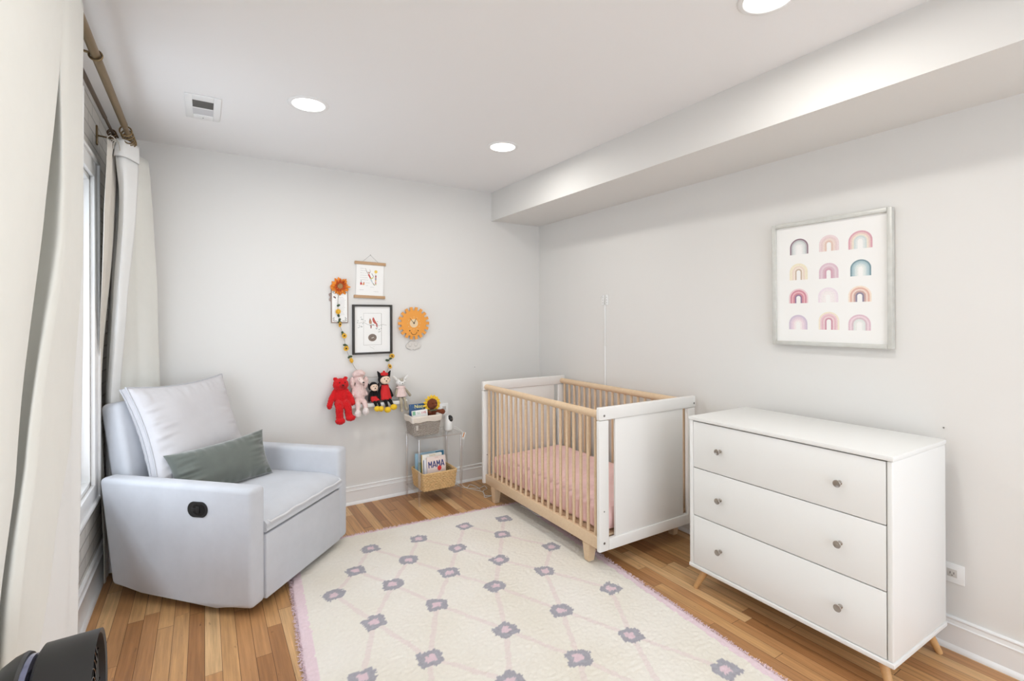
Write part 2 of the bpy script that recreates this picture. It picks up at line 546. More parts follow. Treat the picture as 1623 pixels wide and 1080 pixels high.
# ceiling vent
t = thing('ceiling_vent', 'white square ceiling air vent with a grey grille', 'vent', (0.0, 2.98, ZC))
b = B()
b.box((-0.077, -0.165, -0.006), (-0.045, 0.165, 0), 0.002); b.box((0.045, -0.165, -0.006), (0.077, 0.165, 0), 0.002)
b.box((-0.045, 0.1, -0.006), (0.045, 0.165, 0), 0.002); b.box((-0.045, -0.165, -0.006), (0.045, -0.1, 0), 0.002)
b.box((-0.045, -0.006, -0.006), (0.045, 0.006, 0))
obj('vent_frame', b, TRIM, t)
b = B()
for i in range(13):
    y = -0.094 + i * 0.0072
    b.box((-0.045, y, -0.005), (0.045, y + 0.0025, -0.0012))
obj('grille', b, mat('grey_grille', (120, 118, 114), 0.6), t, smooth=False)
obj('duct_opening', one('box', (-0.045, -0.1, -0.0012), (0.045, -0.006, -0.0002)), mat('dark_duct', (70, 68, 66), 0.8), t, smooth=False)
obj('damper_panel', one('box', (-0.045, 0.006, -0.0035), (0.045, 0.1, -0.0005)), mat('pale_damper', (205, 205, 207), 0.5), t, smooth=False)
obj('screw', one('ball', (0, 0.135, -0.006), 0.003), SCREW, t)

# ================================================================== dresser
t = thing('dresser', 'white three drawer dresser with round metal knobs and splayed wooden legs', 'dresser', (2.0874, 1.6449, 0), -0.0103)
DW, DD, DT, DB = 0.8741, 0.4767, 0.8693, 0.1128
obj('top_panel', one('box', (-0.004, -DW - 0.003, DT - 0.018), (DD, 0.003, DT), 0.003), WHITE, t)
obj('side_panel', one('box', (0, -0.020, DB + 0.018), (DD, 0, DT - 0.018), 0.002), WHITE, t)
obj('side_panel', one('box', (0, -DW, DB + 0.018), (DD, -DW + 0.020, DT - 0.018), 0.006, 3), WHITE, t)
obj('bottom_panel', one('box', (-0.004, -DW - 0.003, DB), (DD, 0.003, DB + 0.018), 0.003), WHITE, t)
obj('back_panel', one('box', (DD - 0.012, -DW + 0.02, DB + 0.018), (DD, -0.02, DT - 0.018)), WHITE, t, smooth=False)
dz = ((0.618, 0.846), (0.379, 0.614), (0.134, 0.3745))
for (z0, z1), kz in zip(dz, (0.729, 0.4955, 0.2515)):
    d = obj('drawer', one('box', (0.001, -DW + 0.0225, z0), (0.019, -0.0225, z1), 0.0015), WHITE, t)
    for ky in (-0.175, -0.70):
        b = B()
        b.lathe([(0.0085, 0), (0.0085, 0.002), (0.006, 0.004), (0.006, 0.012), (0.0095, 0.015), (0.0138, 0.024), (0.0142, 0.0265), (0.0132, 0.028), (0.0115, 0.0272)],
                Matrix.Translation((0.001, ky, kz)) @ Matrix.Rotation(-PI / 2, 4, 'Y'), 28)
        obj('knob', b, NICKEL, d)
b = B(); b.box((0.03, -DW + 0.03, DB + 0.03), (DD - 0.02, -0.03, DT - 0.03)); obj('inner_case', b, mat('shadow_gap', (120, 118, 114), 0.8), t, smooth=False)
for px, py in ((0.055, -0.06), (0.055, -DW + 0.06), (DD - 0.055, -0.06), (DD - 0.055, -DW + 0.06)):
    sx = -0.032 if px < 0.2 else 0.032; sy = 0.045 if py > -0.4 else -0.045
    b = B(); b.cone((px + sx, py + sy, 0.001), (px, py, DB), 0.0115, 0.019, 24); obj('leg', b, BEECH, t)

# ================================================================== crib
t = thing('crib', 'white and maple slatted baby crib against the right wall', 'crib', (1.783, 1.978, 0), -0.008)
CD, CL = 0.775, 1.333


def crib_end(y0, s):
    """y0: outer face, s=+1 builds inward"""
    def yy(a, c): return (min(y0 + s * a, y0 + s * c), max(y0 + s * a, y0 + s * c))
    e = B()
    a, c = yy(0, 0.028)
    e.box((0, a, 0.818), (CD + 0.004, c, 0.887), 0.006, 3)
    e2 = obj('end_top_bar', e, CRIBW, t)
    for x0, x1 in ((0, 0.068), (CD - 0.064, CD)):
        e = B(); e.box((x0, a + 0.001, 0.115 if x0 == 0 else 0.116), (x1, c - 0.001, 0.816), 0.005, 3); p = obj('end_post', e, CRIBW, t)
        xm = (x0 + x1) / 2 - (0.0 if x0 else 0.002)
        for zz in (0.16, 0.33):
            e = B(); e.cone((xm, y0 - s * 0.0005, zz), (xm, y0 + s * 0.004, zz), 0.0065 if zz < 0.2 else 0.004, n=14); obj('bolt', e, SCREW, p)
            e = B(); e.cone((xm, y0 + s * 0.0275, zz), (xm, y0 + s * 0.024, zz), 0.004, n=14); obj('bolt', e, SCREW, p)
    for xm in (0.034, CD - 0.012):
        e = B(); e.cone((xm, y0 - s * 0.0008, 0.843), (xm, y0 + s * 0.004, 0.843), 0.0065, n=14); obj('bolt', e, SCREW, e2)
    e = B(); e.box((0.068, a + 0.001, 0.115), (CD - 0.064, c - 0.001, 0.176), 0.004, 3); obj('end_bottom_bar', e, CRIBW, t)
    a, c = yy(0.008, 0.022)
    e = B(); e.box((0.120, a, 0.174), (CD - 0.105, c, 0.820), 0.002); obj('end_panel', e, CRIBW, t)


crib_end(0.0, 1); crib_end(CL, -1)
for ax in (0.030, CD - 0.030):
    e = B(); e.cone((ax, 0.027, 0.845), (ax, CL - 0.027, 0.845), 0.0215, n=28); obj('top_rail', e, MAPLE, t)
    e = B(); e.box((ax - 0.014, 0.028, 0.116), (ax + 0.014, CL - 0.028, 0.184), 0.003); obj('bottom_rail', e, MAPLE, t)
    for i in range(20):
        yy = 0.066 + i * (CL - 0.132) / 19
        e = B(); e.cone((ax, yy, 0.183), (ax, yy, 0.836), 0.0095, n=14); obj('spindle', e, MAPLE, t)
for ax in (0.016, CD - 0.074):
    for ly in (0.108, CL - 0.168):
        rugleg = 0.0
        bot = 0.015 if (ax < 0.1 and ly < 0.5) else 0.001
        e = B()
        lo = [(ax + 0.006, ly + 0.008), (ax + 0.046, ly + 0.008), (ax + 0.046, ly + 0.048), (ax + 0.006, ly + 0.048)]
        hi = [(ax, ly), (ax + 0.058, ly), (ax + 0.058, ly + 0.06), (ax, ly + 0.06)]
        vl = [e.bm.verts.new((x, y, bot)) for x, y in lo]; vh = [e.bm.verts.new((x, y, 0.116)) for x, y in hi]
        e.bm.faces.new(vl[::-1]); e.bm.faces.new(vh)
        for i in range(4): e.bm.faces.new((vl[i], vl[(i + 1) % 4], vh[(i + 1) % 4], vh[i]))
        bmesh.ops.bevel(e.bm, geom=e.bm.edges[:], offset=0.003, segments=2, affect='EDGES')
        obj('leg', e, MAPLE, t)
e = B()
e.box((0.05, 0.04, 0.172), (CD - 0.05, CL - 0.04, 0.182))
obj('mattress_support', e, MAPLE, t, smooth=False)

# pink sheeted mattress in the crib
t = thing('crib_mattress', 'crib mattress under a rumpled pink fitted sheet inside the crib', 'mattress', (1.783, 1.978, 0.183), -0.008)
MX0, MX1, MY0, MY1, MH = 0.058, CD - 0.058, 0.045, CL - 0.045, 0.15


def sheet_pt(u, v):
    # u: around perimeter profile across width (0..1), v along length
    a = 2 * PI * u
    cx, cy = (MX0 + MX1) / 2, 0.0
    hx, hz = (MX1 - MX0) / 2, MH / 2
    ca, sa = math.cos(a), math.sin(a)
    p = 0.16
    x = cx + hx * (abs(ca) ** p if ca >= 0 else -abs(ca) ** p) * 1.0
    z = hz + hz * (abs(sa) ** 0.35 if sa >= 0 else -abs(sa) ** 0.35)
    y = MY0 + (MY1 - MY0) * v
    tt = abs(v - 0.5) * 2
    sh = (1 - tt ** 26) ** 0.3 if tt < 1 else 0.0
    x = cx + (x - cx) * (0.9 + 0.1 * sh); z = hz + (z - hz) * (0.12 + 0.88 * sh)
    n = noise.noise(Vector((x * 5, y * 9, z * 14))) * 0.011 + noise.noise(Vector((x * 3 + 9, y * 34, z * 22))) * 0.009
    side = abs(ca) ** 0.5
    fold = abs(noise.noise(Vector((y * 15, z * 16, 3.3)))) * 0.026
    if abs(x - cx) > hx * 0.7: x -= (1 if x > cx else -1) * fold * 0.7
    z += n * (1 if z > hz else 0.2)
    if z < 0.001: z = 0.001
    return Vector((x, y, z))


b = B()
vs = b.grid(sheet_pt, 96, 150, closed_u=True)
b.bm.faces.new(vs[0]); b.bm.faces.new(vs[-1])
obj('fitted_sheet', b, PINKS, t, ang=80)

# ================================================================== rug
import numpy as np
RA = -0.075
RMOT = [(0.506, 1.029), (0.225, 1.045), (-0.092, 1.010), (-0.382, 1.017),
        (0.386, 0.82), (0.074, 0.780), (-0.222, 0.775), (-0.509, 0.792),
        (0.572, 0.535), (0.23, 0.537), (-0.069, 0.538), (-0.364, 0.566), (-0.643, 0.606),
        (0.391, 0.313), (0.089, 0.302), (-0.223, 0.288), (-0.516, 0.29),
        (0.591, 0.013), (0.272, -0.028), (-0.021, -0.035), (-0.369, -0.052), (-0.629, -0.036),
        (0.433, -0.318), (0.154, -0.327), (-0.145, -0.312), (-0.45, -0.31), (-0.72, -0.31),
        (0.617, -0.648), (0.31, -0.64), (0.01, -0.64), (-0.29, -0.64), (-0.59, -0.64),
        (0.46, -0.93), (0.15, -0.93), (-0.14, -0.93), (-0.44, -0.93)]
RLINKS = []
for i, p in enumerate(RMOT):
    for q in RMOT:
        dy = p[1] - q[1]; dx = abs(p[0] - q[0])
        if 0.12 < dy < 0.42 and dx < 0.245: RLINKS.append((p, q))
RX0, RX1, RY0, RY1 = -0.822, 0.768, -1.23, 1.258


def seg_d(px, py, a, c):
    ax, ay = a; bx, by = c
    vx, vy = bx - ax, by - ay
    tt = max(0, min(1, ((px - ax) * vx + (py - ay) * vy) / (vx * vx + vy * vy)))
    return math.hypot(px - ax - tt * vx, py - ay - tt * vy), tt


def rug_color(x, y):
    n1 = noise.noise(Vector((x * 30, y * 30, 0))); n2 = noise.noise(Vector((x * 90, y * 90, 4)))
    n3 = noise.noise(Vector((x * 4, y * 4, 9)))
    c = Vector(lin((231 + 4 * n3, 226 + 5 * n3, 216 + 8 * n3))[:3]); c *= 1 + 0.05 * n2
    e = min(x - RX0, RX1 - x, RY1 - y, y - RY0) + 0.007 * n1
    bw = 0.05 if x - RX0 < 0.1 else (0.024 if RY1 - y < 0.05 else 0.042)
    if e < bw:
        return Vector(lin((228, 207, 213))[:3]) * (1 + 0.07 * n2)
    best = 9; 
    for mx_, my_ in RMOT:
        dx = x - mx_; dy = y - my_
        if abs(dx) < 0.09 and abs(dy) < 0.09:
            ca, sa = math.cos(0.3 * math.sin(mx_ * 50)), math.sin(0.3 * math.sin(mx_ * 50))
            u, v = (ca * dx - sa * dy) / 0.050, (sa * dx + ca * dy) / 0.046
            best = min(best, (abs(u) ** 4 + abs(v) ** 4) ** (1 / 4))
    bb = best + 0.20 * n1 + 0.20 * n2
    if bb < 0.42: return Vector(lin((219, 196, 203))[:3]) * (1 + 0.06 * n2)
    if bb < 1.0: return Vector(lin((166, 164, 171))[:3]) * (1 + 0.14 * n2)
    for p, q in RLINKS:
        if min(p[0], q[0]) - .03 < x < max(p[0], q[0]) + .03 and q[1] - .03 < y < p[1] + .03:
            d, tt = seg_d(x, y, p, q)
            if d + 0.006 * n1 < 0.0115: return c.lerp(Vector(lin((222, 200, 202))[:3]), 0.42)
    return c


t = thing('area_rug', 'shaggy cream area rug with grey diamond motifs and a pink border', 'rug', (1.135, 1.87, 0), RA)
NX, NY = 266, 416
verts = []; cols = []
for j in range(NY):
    for i in range(NX):
        x = RX0 + (RX1 - RX0) * i / (NX - 1); y = RY0 + (RY1 - RY0) * j / (NY - 1)
        n = noise.noise(Vector((x * 55, y * 75, 0))) * 0.0028 + noise.noise(Vector((x * 9, y * 9, 5))) * 0.0025 + noise.noise(Vector((x * 160, y * 160, 5))) * 0.0016
        e = min(i, NX - 1 - i, j, NY - 1 - j)
        z = 0.0125 + n
        if e == 0: z = 0.002
        elif e == 1: z *= 0.8
        wv = 0.004 * noise.noise(Vector((x * 14, y * 14, 8))) if e < 3 else 0
        verts.append((x + wv, y + wv, z)); c = rug_color(x, y); cols += [c[0], c[1], c[2], 1.0]
faces = [(j * NX + i, j * NX + i + 1, (j + 1) * NX + i + 1, (j + 1) * NX + i) for j in range(NY - 1) for i in range(NX - 1)]
me = bpy.data.meshes.new('pile'); me.from_pydata(verts, [], faces)
at_ = me.color_attributes.new('rug_pattern', 'FLOAT_COLOR', 'POINT'); at_.data.foreach_set('color', cols)
for p in me.polygons: p.use_smooth = True
RUGM = attr_mat('rug_wool', 'rug_pattern', 1.0, 0.55, 170, dist=0.004)
me.materials.append(RUGM)
o = bpy.data.objects.new('pile', me); COL.objects.link(o); o.parent = t
# shaggy tufts: denser at the edge
verts = []; faces = []; cols = []
rnd = random.Random(5)


def tuft(x, y, ln, ox, oy, c, base=0.009):
    k = len(verts); w_ = 0.0022
    a = rnd.uniform(0, PI)
    dx, dy = w_ * math.cos(a), w_ * math.sin(a)
    verts.extend([(x - dx, y - dy, base), (x + dx, y + dy, base), (x + ox + dx * .6, y + oy + dy * .6, base + ln), (x + ox - dx * .6, y + oy - dy * .6, base + ln)])
    faces.append((k, k + 1, k + 2, k + 3)); cols.extend([c[0], c[1], c[2], 1] * 4)


per = 2 * ((RX1 - RX0) + (RY1 - RY0))
for k in range(9000):
    s = rnd.uniform(0, per); wX = RX1 - RX0; wY = RY1 - RY0
    inn = rnd.uniform(-0.006, 0.012)
    if s < wX: x, y, ox, oy = RX0 + s, RY1 - inn, 0, 1
    elif s < wX + wY: x, y, ox, oy = RX1 - inn, RY0 + s - wX, 1, 0
    elif s < 2 * wX + wY: x, y, ox, oy = RX0 + s - wX - wY, RY0 + inn, 0, -1
    else: x, y, ox, oy = RX0 + inn, RY0 + s - 2 * wX - wY, -1, 0
    c = Vector(lin((222, 199, 206))[:3]) * rnd.uniform(0.85, 1.12)
    r = rnd.uniform(0.003, 0.011)
    tuft(x, y, rnd.uniform(-0.006, 0.006), ox * r + rnd.uniform(-.005, .005), oy * r + rnd.uniform(-.005, .005), c)
for k in range(36000):
    x = rnd.uniform(RX0, RX1); y = rnd.uniform(RY0, RY1)
    c = rug_color(x, y) * rnd.uniform(0.92, 1.05)
    tuft(x, y, rnd.uniform(0.001, 0.0035), rnd.uniform(-.006, .006), rnd.uniform(-.006, .006), c)
me = bpy.data.meshes.new('tufts'); me.from_pydata(verts, [], faces)
at_ = me.color_attributes.new('rug_pattern', 'FLOAT_COLOR', 'POINT'); at_.data.foreach_set('color', cols)
me.materials.append(RUGM)
o = bpy.data.objects.new('tufts', me); COL.objects.link(o); o.parent = t
o['kind'] = 'stuff'
RUG_TUFTS = o

# ================================================================== armchair
CA = math.radians(46)
t = thing('armchair', 'pale grey upholstered recliner armchair angled into the corner', 'armchair', (0.182, 2.52, 0), CA)
ARMCHAIR = t
CW = 0.81


def arm(x0, x1):
    prof = [(0.0, 0.047), (0.19, 0.038), (0.395, 0.050), (0.61, 0.062), (0.79, 0.078), (0.868, 0.592), (0.0, 0.592)]
    b = B()
    # polygon in (y,z) extruded along x
    mx = Matrix(((0, 0, 1, x0), (1, 0, 0, 0), (0, 1, 0, 0), (0, 0, 0, 1)))
    b.prism(prof, mx, x1 - x0, 0.024, 4)
    return b


a0 = obj('arm', arm(0, 0.092), CHAIRF, t, ang=60)
obj('arm', arm(CW - 0.092, CW), CHAIRF, t, ang=60)
# recliner release lever recessed in the near arm
b = B()
oval = [(0.034 * math.cos(a) + (0.020 if math.cos(a) > 0 else -0.020), 0.036 * math.sin(a)) for a in [2 * PI * k / 40 for k in range(40)]]
mxh = Matrix(((0, 0, -1, 0.001), (-1, 0, 0, 0.288), (0, 1, 0, 0.485), (0, 0, 0, 1)))
b.prism(oval, mxh, 0.005, 0.0015)
hl = obj('release_handle', b, BLACK, t)
b = B(); b.prism([(x * 0.62 + 0.008, y * 0.72) for x, y in oval], mxh @ Matrix.Translation((0, 0, 0.0052)), 0.0006); obj('recess', b, BLACK2, hl)
b = B(); b.box((-0.006, -0.016, 0.0055), (0.012, 0.016, 0.009), 0.002, mx=mxh); b.box((-0.030, -0.0075, 0.0055), (-0.004, 0.0075, 0.009), 0.002, mx=mxh)
obj('lever', b, BLACK, hl)
# front panel, seat, base
b = B(); b.box((0.090, -0.004, 0.052), (CW - 0.090, 0.05, 0.356), 0.005, 3); obj('front_panel', b, CHAIRF, t, ang=60)
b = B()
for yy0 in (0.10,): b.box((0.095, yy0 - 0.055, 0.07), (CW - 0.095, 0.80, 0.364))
obj('inner_frame', b, mat('seat_gap_shade', (40, 40, 42), 0.9), t, smooth=False)  # dark tone paints the shade in the gap under the seat
b = B(); b.cone((CW / 2, 0.44, 0.0005), (CW / 2, 0.44, 0.03), 0.22, n=40); b.cone((CW / 2, 0.44, 0.03), (CW / 2, 0.44, 0.075), 0.10, n=30)
obj('swivel_base', b, BLACK, t)


def seat_pt(u, v):
    # u across width, v from rear top over the front lip and under
    x = 0.082 + (CW - 0.164) * u
    path = [(0.66, 0.448), (0.45, 0.458), (0.22, 0.462), (0.09, 0.458), (0.035, 0.447), (0.003, 0.430), (-0.012, 0.409), (-0.010, 0.388), (-0.004, 0.369), (0.10, 0.367), (0.66, 0.366)]
    f = v * (len(path) - 1); i = min(int(f), len(path) - 2); q = f - i
    p0 = path[max(i - 1, 0)]; p1 = path[i]; p2 = path[i + 1]; p3 = path[min(i + 2, len(path) - 1)]
    def cr(a, b_, c, d): return 0.5 * (2 * b_ + (c - a) * q + (2 * a - 5 * b_ + 4 * c - d) * q * q + (-a + 3 * b_ - 3 * c + d) * q ** 3)
    y = cr(p0[0], p1[0], p2[0], p3[0]); z = cr(p0[1], p1[1], p2[1], p3[1])
    ed = 1 - abs(2 * u - 1) ** 6
    if z > 0.40: z = 0.40 + (z - 0.40) * (0.72 + 0.28 * ed) + 0.004 * noise.noise(Vector((x * 7, y * 7, 2)))
    return Vector((x, y, z))


b = B(); vs = b.grid(seat_pt, 50, 60)
for e_ in (0, -1): b.bm.faces.new([vs[j][e_] for j in range(60)])
st = obj('seat_cushion', b, CHAIRF, t, ang=80)
b = B(); b.tube([(0.10, 0.0, 0.418)] + [(0.105 + (CW - 0.21) * i / 30, -0.0165 - 0.002 * math.sin(i * .5), 0.411 + 0.002 * math.sin(i * 0.9)) for i in range(31)] + [(CW - 0.097, 0.0, 0.418)], 0.0055, 8)
obj('seat_piping', b, PIPE, st)
# backrest: slab leaning back
b = B()
mx = Matrix.Translation((0.098, 0.79, 0.36)) @ Matrix.Rotation(math.radians(-11), 4, 'X')
b.box((0, -0.03, 0), (CW - 0.196, 0.090, 0.595), 0.03, 4, mx=mx)
obj('backrest', b, CHAIRF, t, ang=60)


def cushion(w_, h_, th, n=44, pinch=0.10, wr=0.004, seed=0.0, edge=0.012):
    """puffy cushion in local xz, thickness along y, centred"""
    b = B()
    def pt(s):
        def f(u, v):
            a = 2 * u - 1; c = 2 * v - 1
            k = (1 - abs(a) ** 2.6) * (1 - abs(c) ** 2.6)
            k = max(k, 0) ** 0.42
            sx = 1 - pinch * (1 - c * c) * 0.5 * abs(a); sz = 1 - pinch * (1 - a * a) * 0.5 * abs(c)
            x = a * w_ / 2 * sx; z = c * h_ / 2 * sz
            rim = min(1 - abs(a), 1 - abs(c))
            ex_ = max(0.0, abs(a) - 0.45) / 0.55; ez_ = max(0.0, abs(c) - 0.55) / 0.45
            wrk = noise.noise(Vector((x * 7 + seed, z * 46, s * 3.0))) * wr * 2.0 * ex_ + noise.noise(Vector((x * 40 + seed, z * 7, s))) * wr * 1.3 * ez_ + noise.noise(Vector((x * 6 + seed, z * 9, s))) * wr * 0.8
            y = s * (edge + th / 2 * k + wrk * min(1, rim * 8))
            return Vector((x, y, z))
        return f
    f1 = b.grid(pt(-1), n, n); f2 = b.grid(pt(1), n, n)
    # join the rims with a narrow band
    def rim(vs): return [vs[0][i] for i in range(n)] + [vs[j][n - 1] for j in range(1, n)] + [vs[n - 1][i] for i in range(n - 2, -1, -1)] + [vs[j][0] for j in range(n - 2, 0, -1)]
    r1, r2 = rim(f1), rim(f2)
    for i in range(len(r1)):
        b.bm.faces.new((r1[i], r1[(i + 1) % len(r1)], r2[(i + 1) % len(r1)], r2[i]))
    p1 = [v.co.copy() for v in r1]; p2 = [v.co.copy() for v in r2]
    return b, p1, p2


cb, r1, r2 = cushion(0.620, 0.550, 0.15, 64, 0.21, 0.008, 1.3, 0.018)
mxc = Matrix.Translation((0.419, 0.745, 0.757)) @ Matrix.Rotation(math.radians(-21), 4, 'X')
bmesh.ops.transform(cb.bm, matrix=mxc, verts=cb.bm.verts[:])
bc = obj('back_cushion', cb, CUSHF, t, ang=70)
for r in (r1, r2):
    b = B(); b.tube([mxc @ (p * 1.004 + Vector((0, 0, 0.002 * noise.noise(p * 60)))) for p in r], 0.0055, 6, closed=True)
    obj('cushion_piping', b, PIPE2, bc)

# lumbar pillow lying across the seat
t = thing('lumbar_pillow', 'small grey green velvet lumbar pillow lying across the armchair seat', 'pillow', (0, 0, 0), 0)
Wv = Vector((math.cos(CA), math.sin(CA), 0)); Bv = Vector((-math.sin(CA), math.cos(CA), 0)); CO = Vector((0.182, 2.52, 0))


def chp(w_, bk, z): return CO + Wv * w_ + Bv * bk + Vector((0, 0, z))


PL = chp(0.130, 0.60, 0.60); PRb = chp(0.650, 0.42, 0.475)   # left centre, right bottom
ctr = chp(0.390, 0.512, 0.565)
ex = (chp(0.635, 0.425, 0.582) - chp(0.150, 0.60, 0.548)).normalized()
up = (chp(0.60, 0.500, 0.70) - chp(0.60, 0.425, 0.47)).normalized()
ey = up.cross(ex).normalized(); up = ex.cross(ey).normalized()
cb, r1, r2 = cushion(0.530, 0.265, 0.15, 56, 0.20, 0.014, 4.7, 0.002)
R3 = Matrix((ex, ey, up)).transposed().to_4x4()
t.location = ctr; t.rotation_euler = R3.to_euler()
obj('pillow_cover', cb, VELVET, t, ang=80)

# ================================================================== curtains
def catmull_closed(pts, n): return smoothpath(pts, n)


def drape(levels, rows, nseg=10, nz=60, wr=0.004, seed=0):
    """levels: z values; rows: for each level, list of (x,y)"""
    k = len(rows[0])
    zs = levels
    def row_at(z):
        for i in range(len(zs) - 1):
            if zs[i] >= z >= zs[i + 1]:
                q = (zs[i] - z) / (zs[i] - zs[i + 1]); q2 = q
                i0 = max(i - 1, 0); i3 = min(i + 2, len(zs) - 1)
                out = []
                for j in range(k):
                    r = []
                    for c in (0, 1):
                        p0, p1, p2, p3 = rows[i0][j][c], rows[i][j][c], rows[i + 1][j][c], rows[i3][j][c]
                        m1 = (p2 - p0) / 2; m2 = (p3 - p1) / 2
                        r.append((2 * q ** 3 - 3 * q * q + 1) * p1 + (q ** 3 - 2 * q * q + q) * m1 * .7 + (-2 * q ** 3 + 3 * q * q) * p2 + (q ** 3 - q * q) * m2 * .7)
                    out.append(Vector((r[0], r[1], z)))
                return out
        return [Vector((*p, z)) for p in rows[-1]]
    b = B(); grid = []
    for j in range(nz + 1):
        z = zs[0] + (zs[-1] - zs[0]) * j / nz
        line = smoothpath(row_at(z), nseg)
        vr = []
        for i, p in enumerate(line):
            d = noise.noise(Vector((i * 0.11 + seed, z * 2.2, 0))) * wr
            vr.append(b.bm.verts.new((p.x + d, p.y + d * 0.5, z)))
        grid.append(vr)
    for j in range(nz):
        for i in range(len(grid[0]) - 1):
            b.bm.faces.new((grid[j][i], grid[j][i + 1], grid[j + 1][i + 1], grid[j + 1][i]))
    return b


def solid(o, th=0.0025):
    m = o.modifiers.new('thickness', 'SOLIDIFY'); m.thickness = th; m.offset = 0
    return o


LV = [2.288, 2.10, 1.593, 1.083, 0.864, 0.53, 0.015]
A0 = [0.584] * 7; A1 = [0.833] * 7
A2 = [1.30, 1.30, 1.20, 1.08, 1.00, 0.96, 0.92]
P1 = [1.561, 1.561, 1.413, 1.236, 1.148, 1.085, 1.005]
P2 = [1.74, 1.74, 1.74, 1.60, 1.46, 1.36, 1.26]
P3 = [1.578, 1.572, 1.542, 1.285, 1.190, 1.115, 1.03]
P3b = [1.69, 1.69, 1.69, 1.453, 1.313, 1.168, 1.056]
P4 = [1.891, 1.891, 1.847, 1.749, 1.549, 1.318, 1.177]
P5 = [1.93, 1.93, 1.90, 1.80, 1.62, 1.40, 1.26]
rows = []
for i in range(7):
    rows.append([(-0.37, 0.56), (-0.30, A0[i]), (-0.33, (A0[i] + A1[i]) / 2), (-0.285, A1[i]), (-0.297, (A1[i] + A2[i]) / 2), (-0.278, A2[i]), (-0.284, P1[i] - 0.03), (-0.296, P1[i]),
                 (-0.33, P1[i] + 0.006), (-0.385, P1[i] + 0.04), (-0.40, P1[i] + 0.12), (-0.375, P3[i] + 0.14), (-0.325, P3[i] + 0.06), (-0.292, P3[i] + 0.004), (-0.284, P3[i] + 0.02), (-0.284, (P3b[i] + P3[i]) / 2 + 0.01), (-0.290, (P3b[i] + P4[i]) / 2), (-0.298, P4[i]), (-0.325, P5[i])])
t = thing('curtain', 'ivory blackout curtain filling the left edge of the photo', 'curtain', (0, 0, 0))
solid(obj('curtain_panel', drape(LV, rows, 8, 80, 0.006), DRAPE, t, ang=80))
rows = []
LY = [2.29, 2.29, 2.28, 2.25, 2.22, 2.19, 2.15]
for i in range(7):
    e = LY[i]
    rows.append([(-0.405, 1.0), (-0.395, 1.25), (-0.412, 1.5), (-0.396, 1.72), (-0.405, 1.90), (-0.372, 2.05), (-0.372, e - 0.06), (-0.36, e)])
LVL = [2.20, 2.10, 1.593, 1.083, 0.864, 0.53, 0.015]
solid(obj('lining', drape(LVL, rows, 8, 50, 0.005, 3), LINING, t, ang=80), 0.002)

# far curtain by the corner
t = thing('curtain', 'cream curtain gathered in the corner behind the armchair', 'curtain', (0, 0, 0))
FL = [2.285, 2.21, 1.95, 1.45, 0.9, 0.02]
def far_rows(spec): return [[(x, y) for x, y in r] for r in spec]
top = [(-0.385, 3.36), (-0.36, 3.26), (-0.33, 3.25), (-0.300, 3.28), (-0.315, 3.36), (-0.335, 3.42), (-0.30, 3.46), (-0.28, 3.50), (-0.272, 3.56), (-0.30, 3.63)]
mid = [(-0.405, 3.34), (-0.385, 3.27), (-0.350, 3.26), (-0.325, 3.28), (-0.32, 3.36), (-0.32, 3.42), (-0.285, 3.46), (-0.262, 3.51), (-0.250, 3.58), (-0.28, 3.65)]
low = [(-0.45, 3.42), (-0.428, 3.36), (-0.402, 3.37), (-0.375, 3.42), (-0.345, 3.45), (-0.315, 3.50), (-0.275, 3.53), (-0.242, 3.57), (-0.222, 3.61), (-0.25, 3.68)]
bot = [(-0.45, 3.44), (-0.43, 3.38), (-0.405, 3.39), (-0.38, 3.44), (-0.35, 3.47), (-0.32, 3.52), (-0.28, 3.55), (-0.245, 3.58), (-0.225, 3.62), (-0.25, 3.68)]
def mixr(a, b_, q): return [(p[0] * (1 - q) + r[0] * q, p[1] * (1 - q) + r[1] * q) for p, r in zip(a, b_)]
solid(obj('curtain_panel', drape(FL, [top, mixr(top, mid, .3), mid, mixr(mid, low, .6), low, bot], 8, 50, 0.004, 7), DRAPE, t, ang=80))
b = drape([2.287, 2.195], [[(-0.372, 3.172), (-0.335, 3.172), (-0.290, 3.282)], [(-0.382, 3.158), (-0.337, 3.160), (-0.288, 3.274)]], 6, 6, 0.0)
solid(obj('header_band', b, LINING, t))
solid(obj('lining', drape([2.21, 2.0, 1.45, 0.95, 0.02], [[(-0.376, 3.170), (-0.337, 3.168), (-0.292, 3.280)], [(-0.366, 3.21), (-0.338, 3.185), (-0.300, 3.282)], [(-0.400, 3.27), (-0.372, 3.235), (-0.345, 3.29)],
                                                               [(-0.438, 3.36), (-0.415, 3.325), (-0.385, 3.37)], [(-0.445, 3.38), (-0.425, 3.36), (-0.40, 3.38)]], 6, 40, 0.003, 2), LINING, t), 0.002)

